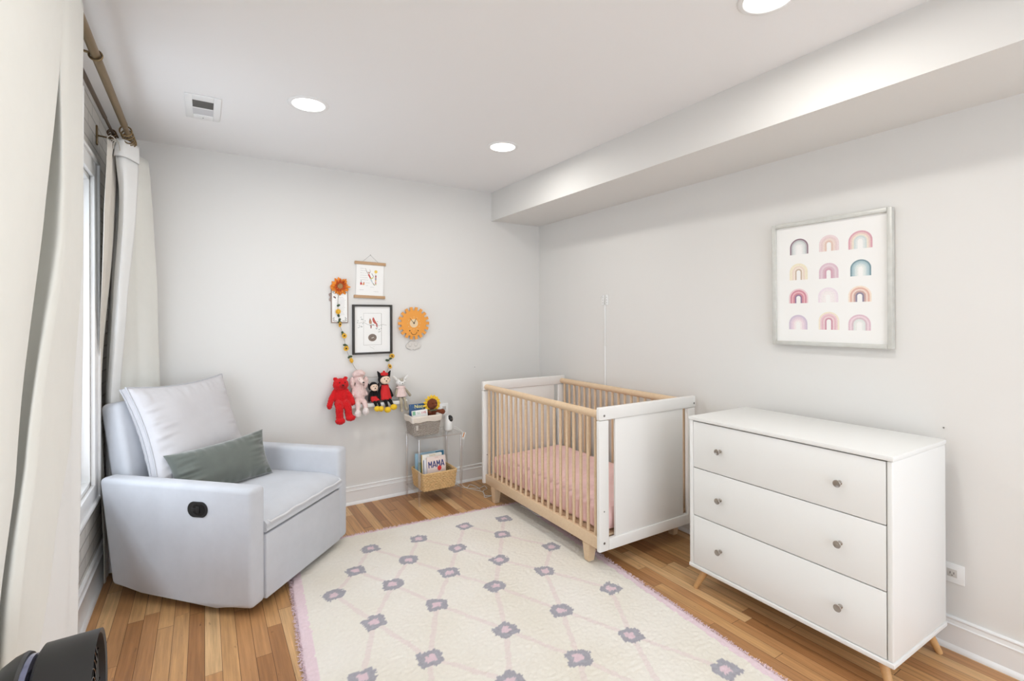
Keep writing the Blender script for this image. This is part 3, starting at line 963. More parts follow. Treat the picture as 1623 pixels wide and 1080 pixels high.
# gathered sheer on the thin rear rod
SHEER = fabric('taupe_sheer', (206, 200, 190), 1200, 0.2, 0.05)
t = thing('sheer_curtain', 'thin taupe sheer tied back between the window and the corner curtain', 'curtain', (0, 0, 0))
rows = [[(-0.390 + 0.014 * math.sin(k * 2.1), 3.03 + 0.048 * k) for k in range(7)],
        [(-0.402 + 0.016 * math.sin(k * 2.1), 3.03 + 0.05 * k) for k in range(7)],
        [(-0.455 + 0.004 * math.sin(k * 2.1 + .4), 3.235 + 0.014 * k) for k in range(7)],
        [(-0.435 + 0.005 * math.sin(k * 2.1), 3.24 + 0.025 * k) for k in range(7)]]
solid(obj('sheer_panel', drape([2.235, 1.9, 1.0, 0.02], rows, 6, 40, 0.003, 5), SHEER, t, ang=80), 0.0015)
for k, yy in enumerate((3.12, 3.18, 3.26)):
    b = B()
    b.tube(smoothpath([(-0.392, yy, 2.235), (-0.40, yy - 0.012, 2.262), (-0.385, yy - 0.02, 2.275), (-0.370, yy - 0.006, 2.262), (-0.378, yy + 0.004, 2.238), (-0.383, yy - 0.01, 2.19)], 5), 0.0022, 6)
    b.tube(smoothpath([(-0.390, yy, 2.240), (-0.372, yy + 0.012, 2.27), (-0.358, yy + 0.01, 2.25), (-0.352, yy + 0.006, 2.215)], 5), 0.0022, 6)
    obj('tie', b, SHEER, t)

# double rod
t = thing('curtain_rod', 'antique brass double curtain rod on brackets above the window', 'curtain rod', (0, 0, 0))
b = B(); b.cone((-0.322, 0.35, 2.305), (-0.322, 2.99, 2.305), 0.0145, n=24); b.cone((-0.322, 2.99, 2.305), (-0.322, 3.02, 2.305), 0.0145, 0.012, n=24)
b.cone((-0.322, 3.02, 2.305), (-0.322, 3.325, 2.305), 0.0115, n=24); b.cone((-0.322, 3.325, 2.305), (-0.322, 3.335, 2.305), 0.0145, n=24)
obj('front_rod', b, BRASS, t)
b = B(); b.cone((-0.385, 0.40, 2.305), (-0.385, 2.93, 2.305), 0.0085, n=16); b.cone((-0.385, 2.93, 2.305), (-0.385, 3.36, 2.305), 0.0065, n=16)
obj('rear_rod', b, BRASS_D, t)
for by in (2.255, 3.30):
    b = B()
    b.box((-0.4705, by - 0.012, 2.275), (-0.462, by + 0.012, 2.375), 0.003)
    b.cone((-0.464, by, 2.325), (-0.335, by, 2.31), 0.0045, n=12)
    ringp = [(-0.322 + 0.0185 * math.cos(a), by, 2.305 + 0.0185 * math.sin(a)) for a in [2 * PI * k / 24 for k in range(24)]]
    b.tube(ringp, 0.0035, 8, closed=True)
    obj('bracket', b, BRASS, t)
for k, ry in enumerate((3.05, 3.11, 3.165, 3.205, 3.235)):
    rr = 0.024; zc = 2.305 - rr + 0.0125
    tl = 0.25 * math.sin(k * 2.3)
    b = B(); b.tube([(-0.322 + rr * math.cos(a), ry + tl * rr * math.sin(a), zc + rr * math.sin(a)) for a in [2 * PI * q / 28 for q in range(28)]], 0.0035, 8, closed=True)
    obj('curtain_ring', b, BRASS, t)
for k, ry in enumerate((3.12, 3.145, 3.18, 3.21)):
    rr = 0.017; zc = 2.305 - rr + 0.0075
    b = B(); b.tube([(-0.385 + rr * math.cos(a), ry + 0.2 * rr * math.sin(a + k), zc + rr * math.sin(a)) for a in [2 * PI * q / 24 for q in range(24)]], 0.003, 8, closed=True)
    obj('curtain_ring', b, BRASS_D, t)

# ================================================================== black fan in the lower left corner
t = thing('pedestal_fan', 'black pedestal fan head poking into the lower left corner', 'fan', (-0.160, 0.93, 0), -0.06)
FZ, FR = 0.784, 0.122
mxf = Matrix.Translation((0, 0, FZ)) @ Matrix.Rotation(PI / 2, 4, 'Y') @ Matrix.Rotation(-0.10, 4, 'X')
b = B(); b.lathe([(FR - 0.006, 0.026), (FR, 0.028), (FR, 0.024), (FR, -0.034), (FR - 0.006, -0.038), (FR - 0.012, -0.036), (FR - 0.010, 0.0), (FR - 0.006, 0.026)], mxf, 64, cap=False)
obj('fan_shroud', b, BLACK, t, ang=40)
b = B()
for k in range(9):
    rr = 0.012 + k * 0.0115
    b.tube([mxf @ Vector((rr * math.cos(a), rr * math.sin(a), 0.016 + 0.004 * math.cos(rr * 12))) for a in [2 * PI * q / 40 for q in range(40)]], 0.0012, 6, closed=True)
for k in range(12):
    a = 2 * PI * k / 12
    b.tube([mxf @ Vector((r_ * math.cos(a), r_ * math.sin(a), 0.018)) for r_ in (0.01, 0.06, 0.113)], 0.0014, 6)
obj('front_grille', b, BLACK2, t)
b = B()
for k in range(5):
    a0_ = 2 * PI * k / 5
    def bl(u, v, a0_=a0_):
        r_ = 0.015 + 0.085 * u; a = a0_ + (v - 0.5) * 0.9 + 0.3 * u
        return mxf @ Vector((r_ * math.cos(a), r_ * math.sin(a), -0.012 + 0.016 * (v - 0.5)))
    b.grid(bl, 8, 8)
b.cone(mxf @ Vector((0, 0, -0.025)), mxf @ Vector((0, 0, 0.006)), 0.02)
solid(obj('fan_blades', b, BLACK2, t), 0.002)
b = B(); b.lathe([(0.10, -0.040), (0.112, -0.044), (0.113, -0.050), (0.108, -0.052)], mxf, 64); obj('chrome_ring', b, mat('blue_tinted_chrome', (150, 155, 185), 0.18, metal=0.9), t)
b = B(); b.lathe([(0.116, -0.050), (0.118, -0.054), (0.114, -0.066), (0.106, -0.078), (0.090, -0.092), (0.066, -0.103), (0.036, -0.109), (0.01, -0.111)], mxf, 64); obj('motor_dome', b, BLACK, t, ang=40)
b = B(); b.cone((-0.05, 0, 0.02), (-0.05, 0, FZ - FR + 0.01), 0.012, n=20); b.box((-0.064, -0.02, FZ - FR - 0.03), (-0.036, 0.02, FZ - FR + 0.02), 0.004); obj('pole', b, BLACK, t)
b = B(); b.lathe([(0.13, 0.001), (0.13, 0.012), (0.12, 0.02), (0.02, 0.028)], Matrix.Translation((-0.05, 0, 0)), 48); obj('base', b, BLACK, t)

# ================================================================== back wall gallery
def framed(o, mx):
    o.location = mx.to_translation(); o.rotation_euler = mx.to_euler(); return o


def flat(pts, m, parent, name, z=0.0, th=0.0006):
    """thin printed shape lying on the local xy plane"""
    b = B(); b.prism(pts, Matrix.Translation((0, 0, z)), th)
    return obj(name, b, m, parent, smooth=False)


def disc(cx, cy, rx, ry=None, n=20, rot=0.0):
    ry = rx if ry is None else ry
    c, s_ = math.cos(rot), math.sin(rot)
    return [(cx + rx * math.cos(2 * PI * k / n) * c - ry * math.sin(2 * PI * k / n) * s_, cy + rx * math.cos(2 * PI * k / n) * s_ + ry * math.sin(2 * PI * k / n) * c) for k in range(n)]


def bar(x0, y0, x1, y1, w0, w1=None):
    w1 = w0 if w1 is None else w1
    dx, dy = x1 - x0, y1 - y0; L = math.hypot(dx, dy); nx, ny = -dy / L / 2, dx / L / 2
    return [(x0 - nx * w0, y0 - ny * w0), (x1 - nx * w1, y1 - ny * w1), (x1 + nx * w1, y1 + ny * w1), (x0 + nx * w0, y0 + ny * w0)]


class Print:
    """a printed sheet: paper plus ink shapes in ONE mesh"""
    def __init__(self, w_, h_, paper, th=0.0008):
        self.b = B(); self.m = [paper]; self.z = th
        self.b.box((-w_ / 2, -h_ / 2, 0), (w_ / 2, h_ / 2, th))
        self.k = 0

    def ink(self, pts, rgb, rough=0.8, same=False):
        nm = 'ink_%d_%d_%d' % tuple(int(c) for c in rgb)
        m = mat(nm, rgb, rough, var=0.10, vscale=160)
        if m not in self.m: self.m.append(m)
        self.b.mi = self.m.index(m)
        if not same: self.k += 1
        self.b.prism(pts, Matrix.Translation((0, 0, self.z + 0.000006 * self.k)), 0.0001)
        self.b.mi = 0

    def done(self, name, parent, z=0.0):
        o = obj(name, self.b, self.m, parent, smooth=False); o.location = (0, 0, z); return o


def script_lines(P, x, y, w_, n, dy, rgb=(150, 150, 152), h_=0.0016, seed=1, centre=False):
    r = random.Random(seed)
    for k in range(n):
        L = w_ * r.uniform(0.55, 1.0); x0 = x - L / 2 if centre else x
        xx = x0
        while xx < x0 + L:
            ww = r.uniform(0.004, 0.011)
            P.ink(bar(xx, y - k * dy, xx + ww, y - k * dy + r.uniform(-.0004, .0004), h_), rgb, same=True)
            xx += ww + 0.0028


# hanging art print between two wooden rods
t = framed(thing('hanging_print', 'acrobat art print hanging between two wooden rods, topmost on the back wall', 'wall art'), on_back(1.061, 1.658))
t.rotation_euler.rotate_axis('Z', math.radians(-1.6))
P = Print(0.205, 0.235, PAPER)
script_lines(P, -0.072, 0.085, 0.06, 6, 0.017, seed=3)
script_lines(P, -0.075, -0.075, 0.05, 1, 0.02, seed=8); script_lines(P, 0.03, -0.085, 0.045, 1, 0.02, seed=9)
script_lines(P, -0.03, -0.022, 0.03, 2, 0.02, seed=10); script_lines(P, 0.005, -0.052, 0.03, 1, 0.02, seed=12)
P.ink(bar(-0.012, 0.045, 0.006, 0.010, 0.012, 0.009), (196, 84, 74)); P.ink(disc(-0.010, 0.056, 0.0055, 0.007), (196, 150, 130))
P.ink(bar(-0.016, 0.048, -0.030, 0.070, 0.004, 0.002), (92, 70, 70)); P.ink(bar(-0.030, 0.070, -0.034, 0.086, 0.002), (150, 110, 105))
P.ink(bar(-0.006, 0.050, 0.002, 0.066, 0.003, 0.002), (92, 70, 70)); P.ink(bar(0.002, 0.066, -0.004, 0.080, 0.002), (150, 110, 105))
P.ink(bar(0.004, 0.010, 0.026, 0.022, 0.009, 0.006), (190, 192, 110)); P.ink(bar(0.027, 0.026, 0.012, 0.052, 0.004, 0.003), (96, 74, 84))
P.ink(bar(0.006, 0.006, 0.022, -0.022, 0.011, 0.004), (184, 196, 200)); P.ink(bar(0.022, -0.022, 0.036, -0.038, 0.005, 0.005), (120, 110, 90))
P.ink(disc(0.043, 0.066, 0.012), (232, 196, 92)); P.ink(bar(0.043, 0.054, 0.043, 0.040, 0.0016), (150, 130, 100))
for k, c in enumerate(((120, 50, 48), (206, 96, 70), (120, 104, 120), (150, 100, 110), (230, 196, 90), (214, 160, 168), (196, 120, 90), (186, 190, 130))):
    P.ink(bar(0.043, 0.038 - k * 0.0092, 0.043, 0.030 - k * 0.0092, 0.010), c)
P.ink(bar(-0.066, -0.038, -0.066, -0.020, 0.012), (196, 60, 56)); P.ink(bar(-0.066, -0.020, -0.066, -0.004, 0.005), (150, 160, 160))
P.ink(bar(-0.048, -0.038, -0.048, -0.026, 0.014), (222, 156, 96)); P.ink(bar(-0.048, -0.026, -0.043, -0.018, 0.008), (196, 110, 90))
P.done('art_print', t, 0.006)
for zz in (0.126, -0.126):
    obj('wooden_rod', one('box', (-0.117, zz - 0.011, 0.0006), (0.117, zz + 0.011, 0.014), 0.002), OAKROD, t)
b = B(); b.tube([(-0.058, 0.136, 0.004), (0.0, 0.190, 0.003), (0.060, 0.136, 0.004)], 0.0008, 6); b.ball((0, 0.190, 0.003), 0.003, u=8, v=6); obj('hanging_string', b, mat('grey_string', (150, 148, 144), 0.8), t)

# verse plaque
t = framed(thing('verse_plaque', 'narrow white verse plaque with brown wooden edge behind the sunflower garland', 'plaque'), on_back(0.839, 1.463))
obj('board', one('box', (-0.0595, -0.124, 0.0005), (0.0595, 0.124, 0.010), 0.002), mat('brown_wood_edge', (140, 118, 104), 0.6), t)
P = Print(0.108, 0.236, PAPER)
script_lines(P, 0.004, 0.062, 0.07, 13, 0.0105, (140, 138, 138), 0.0014, 21, True)
for sx_ in (-1, 1):
    for sy_ in (-1, 1):
        for q in range(4):
            P.ink(disc(sx_ * (0.046 - 0.006 * (q % 2)), sy_ * (0.108 - 0.0065 * q) + 0.002, 0.0026, 0.0042, 10, q), (104, 104, 98))
            P.ink(disc(sx_ * (0.040 - 0.006 * q), sy_ * 0.110, 0.0038, 0.002, 10, q), (110, 112, 100))
P.ink(disc(-0.036, 0.062, 0.010, 0.006, 14, -0.5), (128, 100, 96)); P.ink(disc(-0.030, 0.056, 0.004, 0.003), (90, 74, 70))
P.done('verse_sheet', t, 0.010)
b = B(); b.tube(smoothpath([(-0.060, 0.09, 0.004), (-0.072, 0.085, 0.01), (-0.068, 0.072, 0.006), (-0.061, 0.068, 0.006), (-0.070, 0.045, 0.01), (-0.064, 0.035, 0.006)], 5), 0.004, 6)
obj('ribbon', b, mat('mauve_ribbon', (176, 156, 150), 0.8), t)

# black frame
t = framed(thing('framed_print', 'black framed picture of two red birds and a nest on the back wall', 'framed picture'), on_back(1.078, 1.288))
FW, FH = 0.150, 0.1855
FRB = mat('black_frame', (48, 45, 42), 0.5)
b = B()
for x0, x1, y0, y1 in ((-FW, -FW + 0.016, -FH, FH), (FW - 0.016, FW, -FH, FH), (-FW + 0.016, FW - 0.016, FH - 0.014, FH), (-FW + 0.016, FW - 0.016, -FH, -FH + 0.014)):
    b.box((x0, y0, 0.0005), (x1, y1, 0.022), 0.0015)
obj('frame', b, FRB, t)
P = Print(2 * FW - 0.03, 2 * FH - 0.026, PAPER)
for l in (bar(-0.067, 0.121, 0.069, 0.121, 0.002), bar(0.068, 0.121, 0.068, -0.117, 0.003), bar(-0.067, 0.121, -0.067, -0.117, 0.0018), bar(-0.067, -0.117, 0.069, -0.117, 0.002)):
    P.ink(l, (176, 174, 168))
r = random.Random(4)
br_ = [(-0.105, 0.045), (-0.07, 0.056), (-0.035, 0.036), (0.005, 0.030), (0.045, 0.026), (0.075, 0.036), (0.108, 0.030)]
for p, q in zip(br_, br_[1:]): P.ink(bar(*p, *q, 0.0018), (150, 140, 132))
for k in range(34):
    side = r.choice((0, 0, 1, 2))
    x = (r.uniform(-0.112, -0.055), r.uniform(0.02, 0.075), r.uniform(-0.02, 0.012))[side]
    y = (r.uniform(0.012, 0.092), r.uniform(-0.028, 0.062), r.uniform(0.018, 0.042))[side]
    P.ink(disc(x, y, 0.005, 0.002, 8, r.uniform(0, PI)), r.choice(((110, 122, 118), (150, 160, 156), (84, 96, 92))))
P.ink([(0.004, 0.092), (0.012, 0.084), (0.020, 0.066), (0.036, 0.040), (0.030, 0.036), (0.014, 0.044), (0.002, 0.058), (-0.002, 0.076)], (190, 92, 84))
P.ink(bar(0.030, 0.040, 0.034, 0.016, 0.008), (176, 78, 74))
P.ink([(-0.018, 0.082), (-0.010, 0.070), (-0.004, 0.052), (-0.012, 0.040), (-0.024, 0.044), (-0.027, 0.060)], (190, 150, 122))
P.ink(bar(-0.018, 0.082, -0.024, 0.062, 0.005, 0.003), (140, 86, 80)); P.ink(bar(-0.010, 0.030, -0.012, 0.008, 0.008), (150, 74, 72))
P.ink(disc(-0.001, -0.062, 0.032, 0.028, 28), (128, 114, 104))
for k in range(26):
    a = r.uniform(0, 2 * PI); rr = r.uniform(0.008, 0.026)
    P.ink(bar(rr * math.cos(a), -0.062 + rr * .86 * math.sin(a), rr * math.cos(a + .5), -0.062 + rr * .86 * math.sin(a + .5), 0.0014), r.choice(((104, 90, 82), (156, 142, 132))))
P.ink(disc(0.0, -0.064, 0.011, 0.006), (98, 84, 78)); P.ink(disc(-0.004, -0.064, 0.0045, 0.0032), (240, 236, 228)); P.ink(disc(0.005, -0.062, 0.0045, 0.0032), (238, 232, 222))
P.ink(bar(-0.022, -0.128, 0.012, -0.150, 0.0012), (150, 146, 140)); P.ink(bar(0.002, -0.132, 0.018, -0.130, 0.001), (170, 166, 160))
P.done('bird_print', t, 0.009)
obj('backing', one('box', (-FW + 0.005, -FH + 0.005, 0.0008), (FW - 0.005, FH - 0.005, 0.0085)), FRB, t, smooth=False)

# sunburst clock
t = framed(thing('wall_clock', 'orange smiling sun wall clock with square rays on the back wall', 'clock'), on_back(1.398, 1.331))
ORG = mat('orange_clock_paint', (232, 156, 62), 0.45)
pts = []
for k in range(18):
    a = 2 * PI * k / 18; hw_ = 0.103
    for da, rr in ((-0.108, 0.102), (-0.088, 0.128), (0.088, 0.128), (0.108, 0.102), (0.175, 0.101)):
        pts.append((rr * math.cos(a + da), rr * math.sin(a + da)))
b = B(); b.prism(pts, Matrix.Translation((0, 0, 0.022)), 0.007)
obj('sun_face', b, ORG, t, smooth=False)
obj('movement_box', one('box', (-0.028, -0.028, 0.0005), (0.028, 0.028, 0.0215), 0.003), BLACK, t)
b = B(); b.prism(disc(0, 0, 0.034, n=40), Matrix.Translation((0, 0, 0.0290)), 0.0005)
dl = obj('dial', b, mat('cream_dial', (232, 206, 168), 0.6), t, smooth=False)
b = B()
for k in range(12):
    a = 2 * PI * k / 12; b.prism(disc(0.050 * math.cos(a), 0.050 * math.sin(a), 0.0028, n=10), Matrix.Translation((0, 0, 0.0290)), 0.0005)
obj('hour_dots', b, mat('cream_dial', (232, 206, 168)), t, smooth=False)
b = B(); b.prism(bar(0, 0, -0.033, 0.040, 0.0034, 0.002), Matrix.Translation((0, 0, 0.0312)), 0.0008); obj('minute_hand', b, BLACK2, t, smooth=False)
b = B(); b.prism(bar(0, 0, 0.018, 0.037, 0.0046, 0.003), Matrix.Translation((0, 0, 0.0300)), 0.0008); b.prism(disc(0, 0, 0.005), Matrix.Translation((0, 0, 0.0300)), 0.003); obj('hour_hand', b, BLACK2, t, smooth=False)
for sx_ in (-1, 1):
    b = B(); b.prism(disc(sx_ * 0.034, -0.058, 0.0045), Matrix.Translation((0, 0, 0.0290)), 0.0006); obj('eye', b, BLACK2, t, smooth=False)
arc = [(0.024 * math.cos(a), -0.068 + 0.021 * math.sin(a)) for a in [PI + PI * k / 14 for k in range(15)]]
b = B()
for p, q in zip(arc, arc[1:]): b.prism(bar(*p, *q, 0.0034), Matrix.Translation((0, 0, 0.0290)), 0.0006)
obj('smile', b, BLACK2, t, smooth=False)
CLD = mat('pale_cloud_wood', (216, 211, 204), 0.7)
b = B()
for q, (cx_, cy_, rr) in enumerate(((-0.036, -0.004, 0.022), (-0.016, 0.008, 0.024), (0.012, 0.006, 0.024), (0.036, -0.002, 0.024), (-0.018, -0.014, 0.02), (0.012, -0.016, 0.02))):
    b.prism(disc(cx_, cy_ - 0.172, rr, n=22), Matrix.Translation((0, 0, 0.008 - 0.0002 * q)), 0.004)
b.box((-0.004, -0.16, 0.006), (0.004, -0.02, 0.0078))
cl = obj('cloud_pendulum', b, CLD, t, smooth=False)
b = B()
for ox_ in (-0.026, 0.022):
    for sx_ in (-1, 1): b.prism(disc(ox_ + sx_ * 0.013, -0.164, 0.0018), Matrix.Translation((0, 0, 0.0121)), 0.0005)
    arc = [(ox_ + 0.010 * math.cos(a), -0.174 + 0.008 * math.sin(a)) for a in [PI + PI * k / 8 for k in range(9)]]
    for p, q in zip(arc, arc[1:]): b.prism(bar(*p, *q, 0.0016), Matrix.Translation((0, 0, 0.0121)), 0.0005)
obj('cloud_face', b, mat('grey_ink', (110, 106, 102), 0.8), cl, smooth=False)

# flowers
YEL = mat('yellow_petal', (240, 190, 62), 0.7, var=0.12, vscale=60)
ORP = mat('orange_petal', (236, 142, 44), 0.7, var=0.22, vscale=70)
ORD = mat('deep_orange_petal', (206, 92, 34), 0.7, var=0.15, vscale=70)
SEED = mat('brown_seed_head', (92, 62, 40), 0.9, bump=0.5, bscale=500)
SEEDL = mat('tan_seed_head', (168, 128, 84), 0.9, bump=0.6, bscale=500)
LEAF = mat('dark_green_leaf', (70, 88, 62), 0.7, var=0.2, vscale=60)


def petal(b, a, r0, r1, w_, lift, curl=0.0, mx=None):
    mx = mx or Matrix()
    def f(u, v):
        rr = r0 + (r1 - r0) * u
        ww = w_ * math.sin(PI * min(1, 0.12 + 0.84 * u)) ** 0.7 * (1 if u < 0.98 else 0.3)
        s_ = (v - 0.5) * ww
        z = lift * u + curl * u * u - abs(v - .5) * 0.25 * ww
        return mx @ Vector((rr * math.cos(a) - s_ * math.sin(a), rr * math.sin(a) + s_ * math.cos(a), z))
    b.grid(f, 7, 5)


t = framed(thing('artificial_sunflower', 'large orange artificial sunflower bloom at the top of the garland', 'artificial flower'), on_back(0.840, 1.606, 0.016))
r = random.Random(8)
b = B()
for ring, (n_, r0, r1, w_, lf, mi_) in enumerate(((20, 0.018, 0.068, 0.023, 0.002, 0), (18, 0.016, 0.058, 0.020, 0.012, 0), (15, 0.014, 0.046, 0.016, 0.018, 1), (12, 0.012, 0.034, 0.013, 0.024, 1))):
    b.mi = mi_
    for k in range(n_):
        petal(b, 2 * PI * k / n_ + ring * 0.2 + r.uniform(-.14, .14), r0, r1 * r.uniform(0.78, 1.12), w_ * r.uniform(.8, 1.1), lf, r.uniform(-0.010, 0.014))
solid(obj('petals', b, [ORP, ORD], t, ang=80), 0.0008)
b = B(); b.ball((0, 0, 0.010), (0.021, 0.021, 0.010)); obj('seed_head', b, SEEDL, t)
b = B(); b.mi = 0
b.cone((0, 0, -0.0155), (0, 0, 0.004), 0.004, n=10); obj('stem', b, LEAF, t)

t = framed(thing('sunflower_garland', 'string garland of small yellow sunflowers and green leaves on the back wall', 'garland'), on_back(0, 0, 0.014))
path = [(0.832, 1.565), (0.826, 1.49), (0.828, 1.42), (0.838, 1.325), (0.866, 1.247), (0.882, 1.154), (0.914, 1.07), (0.958, 0.99), (1.03, 0.935), (1.12, 0.93), (1.18, 0.955), (1.203, 1.015), (1.206, 1.055), (1.222, 1.088)]
sp_ = smoothpath([(x, z, 0.0) for x, z in path], 6)
b = B(); b.tube(sp_, 0.0011, 6); obj('string', b, mat('jute_string', (150, 136, 112), 0.9), t)
for k, (fx, fz, tilt, fc) in enumerate(((0.825, 1.421, 0.2, 0), (0.837, 1.328, 0.9, 1), (0.868, 1.244, 0.3, 1), (0.881, 1.152, 0.1, 1), (0.917, 1.062, 0.7, 0), (1.224, 1.083, -0.5, 1), (1.205, 1.003, 0.6, 1))):
    m_ = Matrix.Translation((fx, fz, 0.008)) @ Matrix.Rotation(tilt * 0.9, 4, 'Y') @ Matrix.Rotation(0.5 * math.sin(k * 3), 4, 'X')
    b = B()
    for q in range(11): petal(b, 2 * PI * q / 11, 0.005, 0.021, 0.010, 0.003, 0.0, m_)
    for q in range(9): petal(b, 2 * PI * (q + .5) / 9, 0.004, 0.016, 0.008, 0.006, 0.0, m_)
    fl = solid(obj('flower', b, YEL, t, ang=80), 0.0006)
    b = B(); b.ball((0, 0, 0.004), (0.0065, 0.0065, 0.004), u=12, v=8); bmesh.ops.transform(b.bm, matrix=m_, verts=b.bm.verts[:])
    obj('flower_centre', b, SEED if fc else YEL, fl)
for k, (lx, lz, a) in enumerate(((0.828, 1.466, 0.6), (0.829, 1.392, 2.0), (0.836, 1.362, 1.4), (0.834, 1.345, 0.2), (0.856, 1.268, 2.0), (0.861, 1.258, 3.2), (0.872, 1.178, 0.1), (0.884, 1.170, 2.6), (0.903, 1.088, 1.0), (0.914, 1.092, 2.9), (1.212, 1.062, 0.3), (1.192, 1.048, 3.3), (1.185, 1.052, 0.1))):
    b = B(); m_ = Matrix.Translation((lx, lz, 0.004)) @ Matrix.Rotation(0.3, 4, 'X')
    petal(b, a, -0.012, 0.014, 0.017, 0.004, 0.0, m_)
    solid(obj('leaf', b, LEAF, t, ang=80), 0.0006)

# ================================================================== ledge and plush toys
LZ = 0.743
t = thing('wall_ledge', 'narrow white wall ledge that the row of plush toys sits on', 'shelf', (1.055, YB, LZ))
b = B(); b.box((-0.262, -0.095, -0.016), (0.262, -0.0005, 0), 0.002); obj('ledge_board', b, WHITE, t)
b = B(); b.box((-0.262, -0.099, -0.022), (0.262, -0.0955, 0.004), 0.0012); obj('ledge_lip', b, WHITE, t)


def fur(name, rgb, rough=0.95, sheen=0.15, bump=0.9, bscale=260):
    if name in MATS: return MATS[name]
    g = NT(name); c = lin(rgb); co = g.coord(); nz = g.noise(co, bscale * 0.55, 3, 0.7)
    lo = tuple(x * 0.74 for x in c[:3]) + (1,); hi = tuple(min(1, x * 1.2) for x in c[:3]) + (1,)
    g.link(g.mix(nz, lo, hi), g.b.inputs['Base Color']); g.b.inputs['Roughness'].default_value = rough
    g.b.inputs['Sheen Weight'].default_value = sheen; g.b.inputs['Specular IOR Level'].default_value = 0.15
    g.bump(g.noise(co, bscale, 3, 0.7), bump, 0.003)
    MATS[name] = g.m
    return g.m


TEX = bpy.data.textures.new('fur_clumps', 'CLOUDS'); TEX.noise_scale = 0.009; TEX.noise_depth = 2


def soft_body(name, m, parent, balls=(), limbs=(), voxel=0.0032, shag=0.0):
    b = B()
    for c, r_ in balls: b.ball(c, r_, u=24, v=16)
    for chain in limbs:
        pts = smoothpath([c[:3] for c in chain], 5); N = len(pts)
        for i, p in enumerate(pts):
            f = i / (N - 1) * (len(chain) - 1); k = min(int(f), len(chain) - 2); q = f - k
            rr = chain[k][3] * (1 - q) + chain[k + 1][3] * q
            b.ball(p, rr, u=16, v=10)
    o = obj(name, b, m, parent)
    rm = o.modifiers.new('merge', 'REMESH'); rm.mode = 'VOXEL'; rm.voxel_size = voxel; rm.use_smooth_shade = True
    sm = o.modifiers.new('smooth', 'SMOOTH'); sm.factor = 0.6; sm.iterations = 5
    if shag:
        d = o.modifiers.new('shag', 'DISPLACE'); d.texture = TEX; d.strength = shag; d.texture_coords = 'LOCAL'; d.mid_level = 0.45
    return o


def bit(name, c, r_, m, parent, rot=None):
    b = B(); b.ball((0, 0, 0), r_, u=16, v=10)
    bmesh.ops.transform(b.bm, matrix=Matrix.Translation(c) @ (rot or Matrix()), verts=b.bm.verts[:])
    return obj(name, b, m, parent)


def skirt(name, m, parent, c, r0, r1, z0, z1, sy=0.8, folds=9, amp=0.05):
    b = B()
    def f(u, v):
        a = 2 * PI * u; rr = (r0 + (r1 - r0) * v) * (1 + amp * v * math.sin(folds * a))
        return Vector((c[0] + rr * math.cos(a), c[1] + rr * sy * math.sin(a), z0 + (z1 - z0) * v))
    b.grid(f, 60, 12, closed_u=True)
    return solid(obj(name, b, m, parent, ang=80), 0.0016)


PY = 3.660
REDF = fur('red_plush', (214, 32, 36)); PNKF = fur('pale_pink_plush', (236, 208, 202)); PNKL = fur('white_pink_plush', (240, 226, 222))
BLKF = fur('black_plush', (28, 26, 27), bump=0.4); CRM = fur('cream_plush', (232, 206, 184), bump=0.3); YELF = fur('yellow_plush', (240, 196, 50), bump=0.3)
REDC = mat('red_cloth', (206, 36, 38), 0.85, var=0.05, vscale=40); BRNF = fur('brown_plush', (122, 66, 42)); TAUP = fur('taupe_plush', (176, 166, 146), bump=0.3)
WHTF = fur('white_plush', (232, 230, 226), bump=0.3); GRYF = fur('grey_plush', (182, 176, 162), bump=0.4)
PNKC = mat('pink_floral_cloth', (228, 204, 198), 0.9, var=0.14, vscale=120)

t = thing('plush_toy', 'shaggy bright red plush bear, leftmost toy on the ledge', 'plush toy', (0.833, PY, LZ), 0, 'plush toys on the wall ledge')
soft_body('body', REDF, t, [((0, -0.004, 0.152), (0.054, 0.044, 0.046)), ((0, 0, 0.070), (0.053, 0.042, 0.066)), ((-0.036, 0, 0.193), (0.015, 0.010, 0.014)), ((0.034, 0, 0.196), (0.015, 0.010, 0.014)),
                            ((-0.022, -0.084, -0.094), (0.033, 0.028, 0.023)), ((0.050, -0.080, -0.080), (0.034, 0.026, 0.021)), ((-0.083, -0.03, 0.010), (0.018, 0.016, 0.024))],
          [[(-0.035, 0, 0.105, 0.020), (-0.062, -0.012, 0.062, 0.021), (-0.080, -0.028, 0.020, 0.019)], [(0.035, 0, 0.105, 0.020), (0.062, -0.018, 0.062, 0.020), (0.070, -0.040, 0.022, 0.022)],
           [(-0.020, -0.022, 0.022, 0.028), (-0.024, -0.062, 0.006, 0.027), (-0.022, -0.070, -0.075, 0.025)], [(0.024, -0.022, 0.022, 0.028), (0.032, -0.062, 0.006, 0.027), (0.042, -0.066, -0.065, 0.024)]], shag=0.010)
bit('snout', (0.002, -0.046, 0.146), (0.022, 0.014, 0.016), fur('dark_red_plush', (176, 30, 32)), t)
for sx_ in (-1, 1): bit('eye', (0.002 + sx_ * 0.019, -0.0450, 0.172), 0.0045, BLACK2, t)
bit('nose', (0.003, -0.060, 0.153), (0.007, 0.005, 0.005), BLACK2, t)

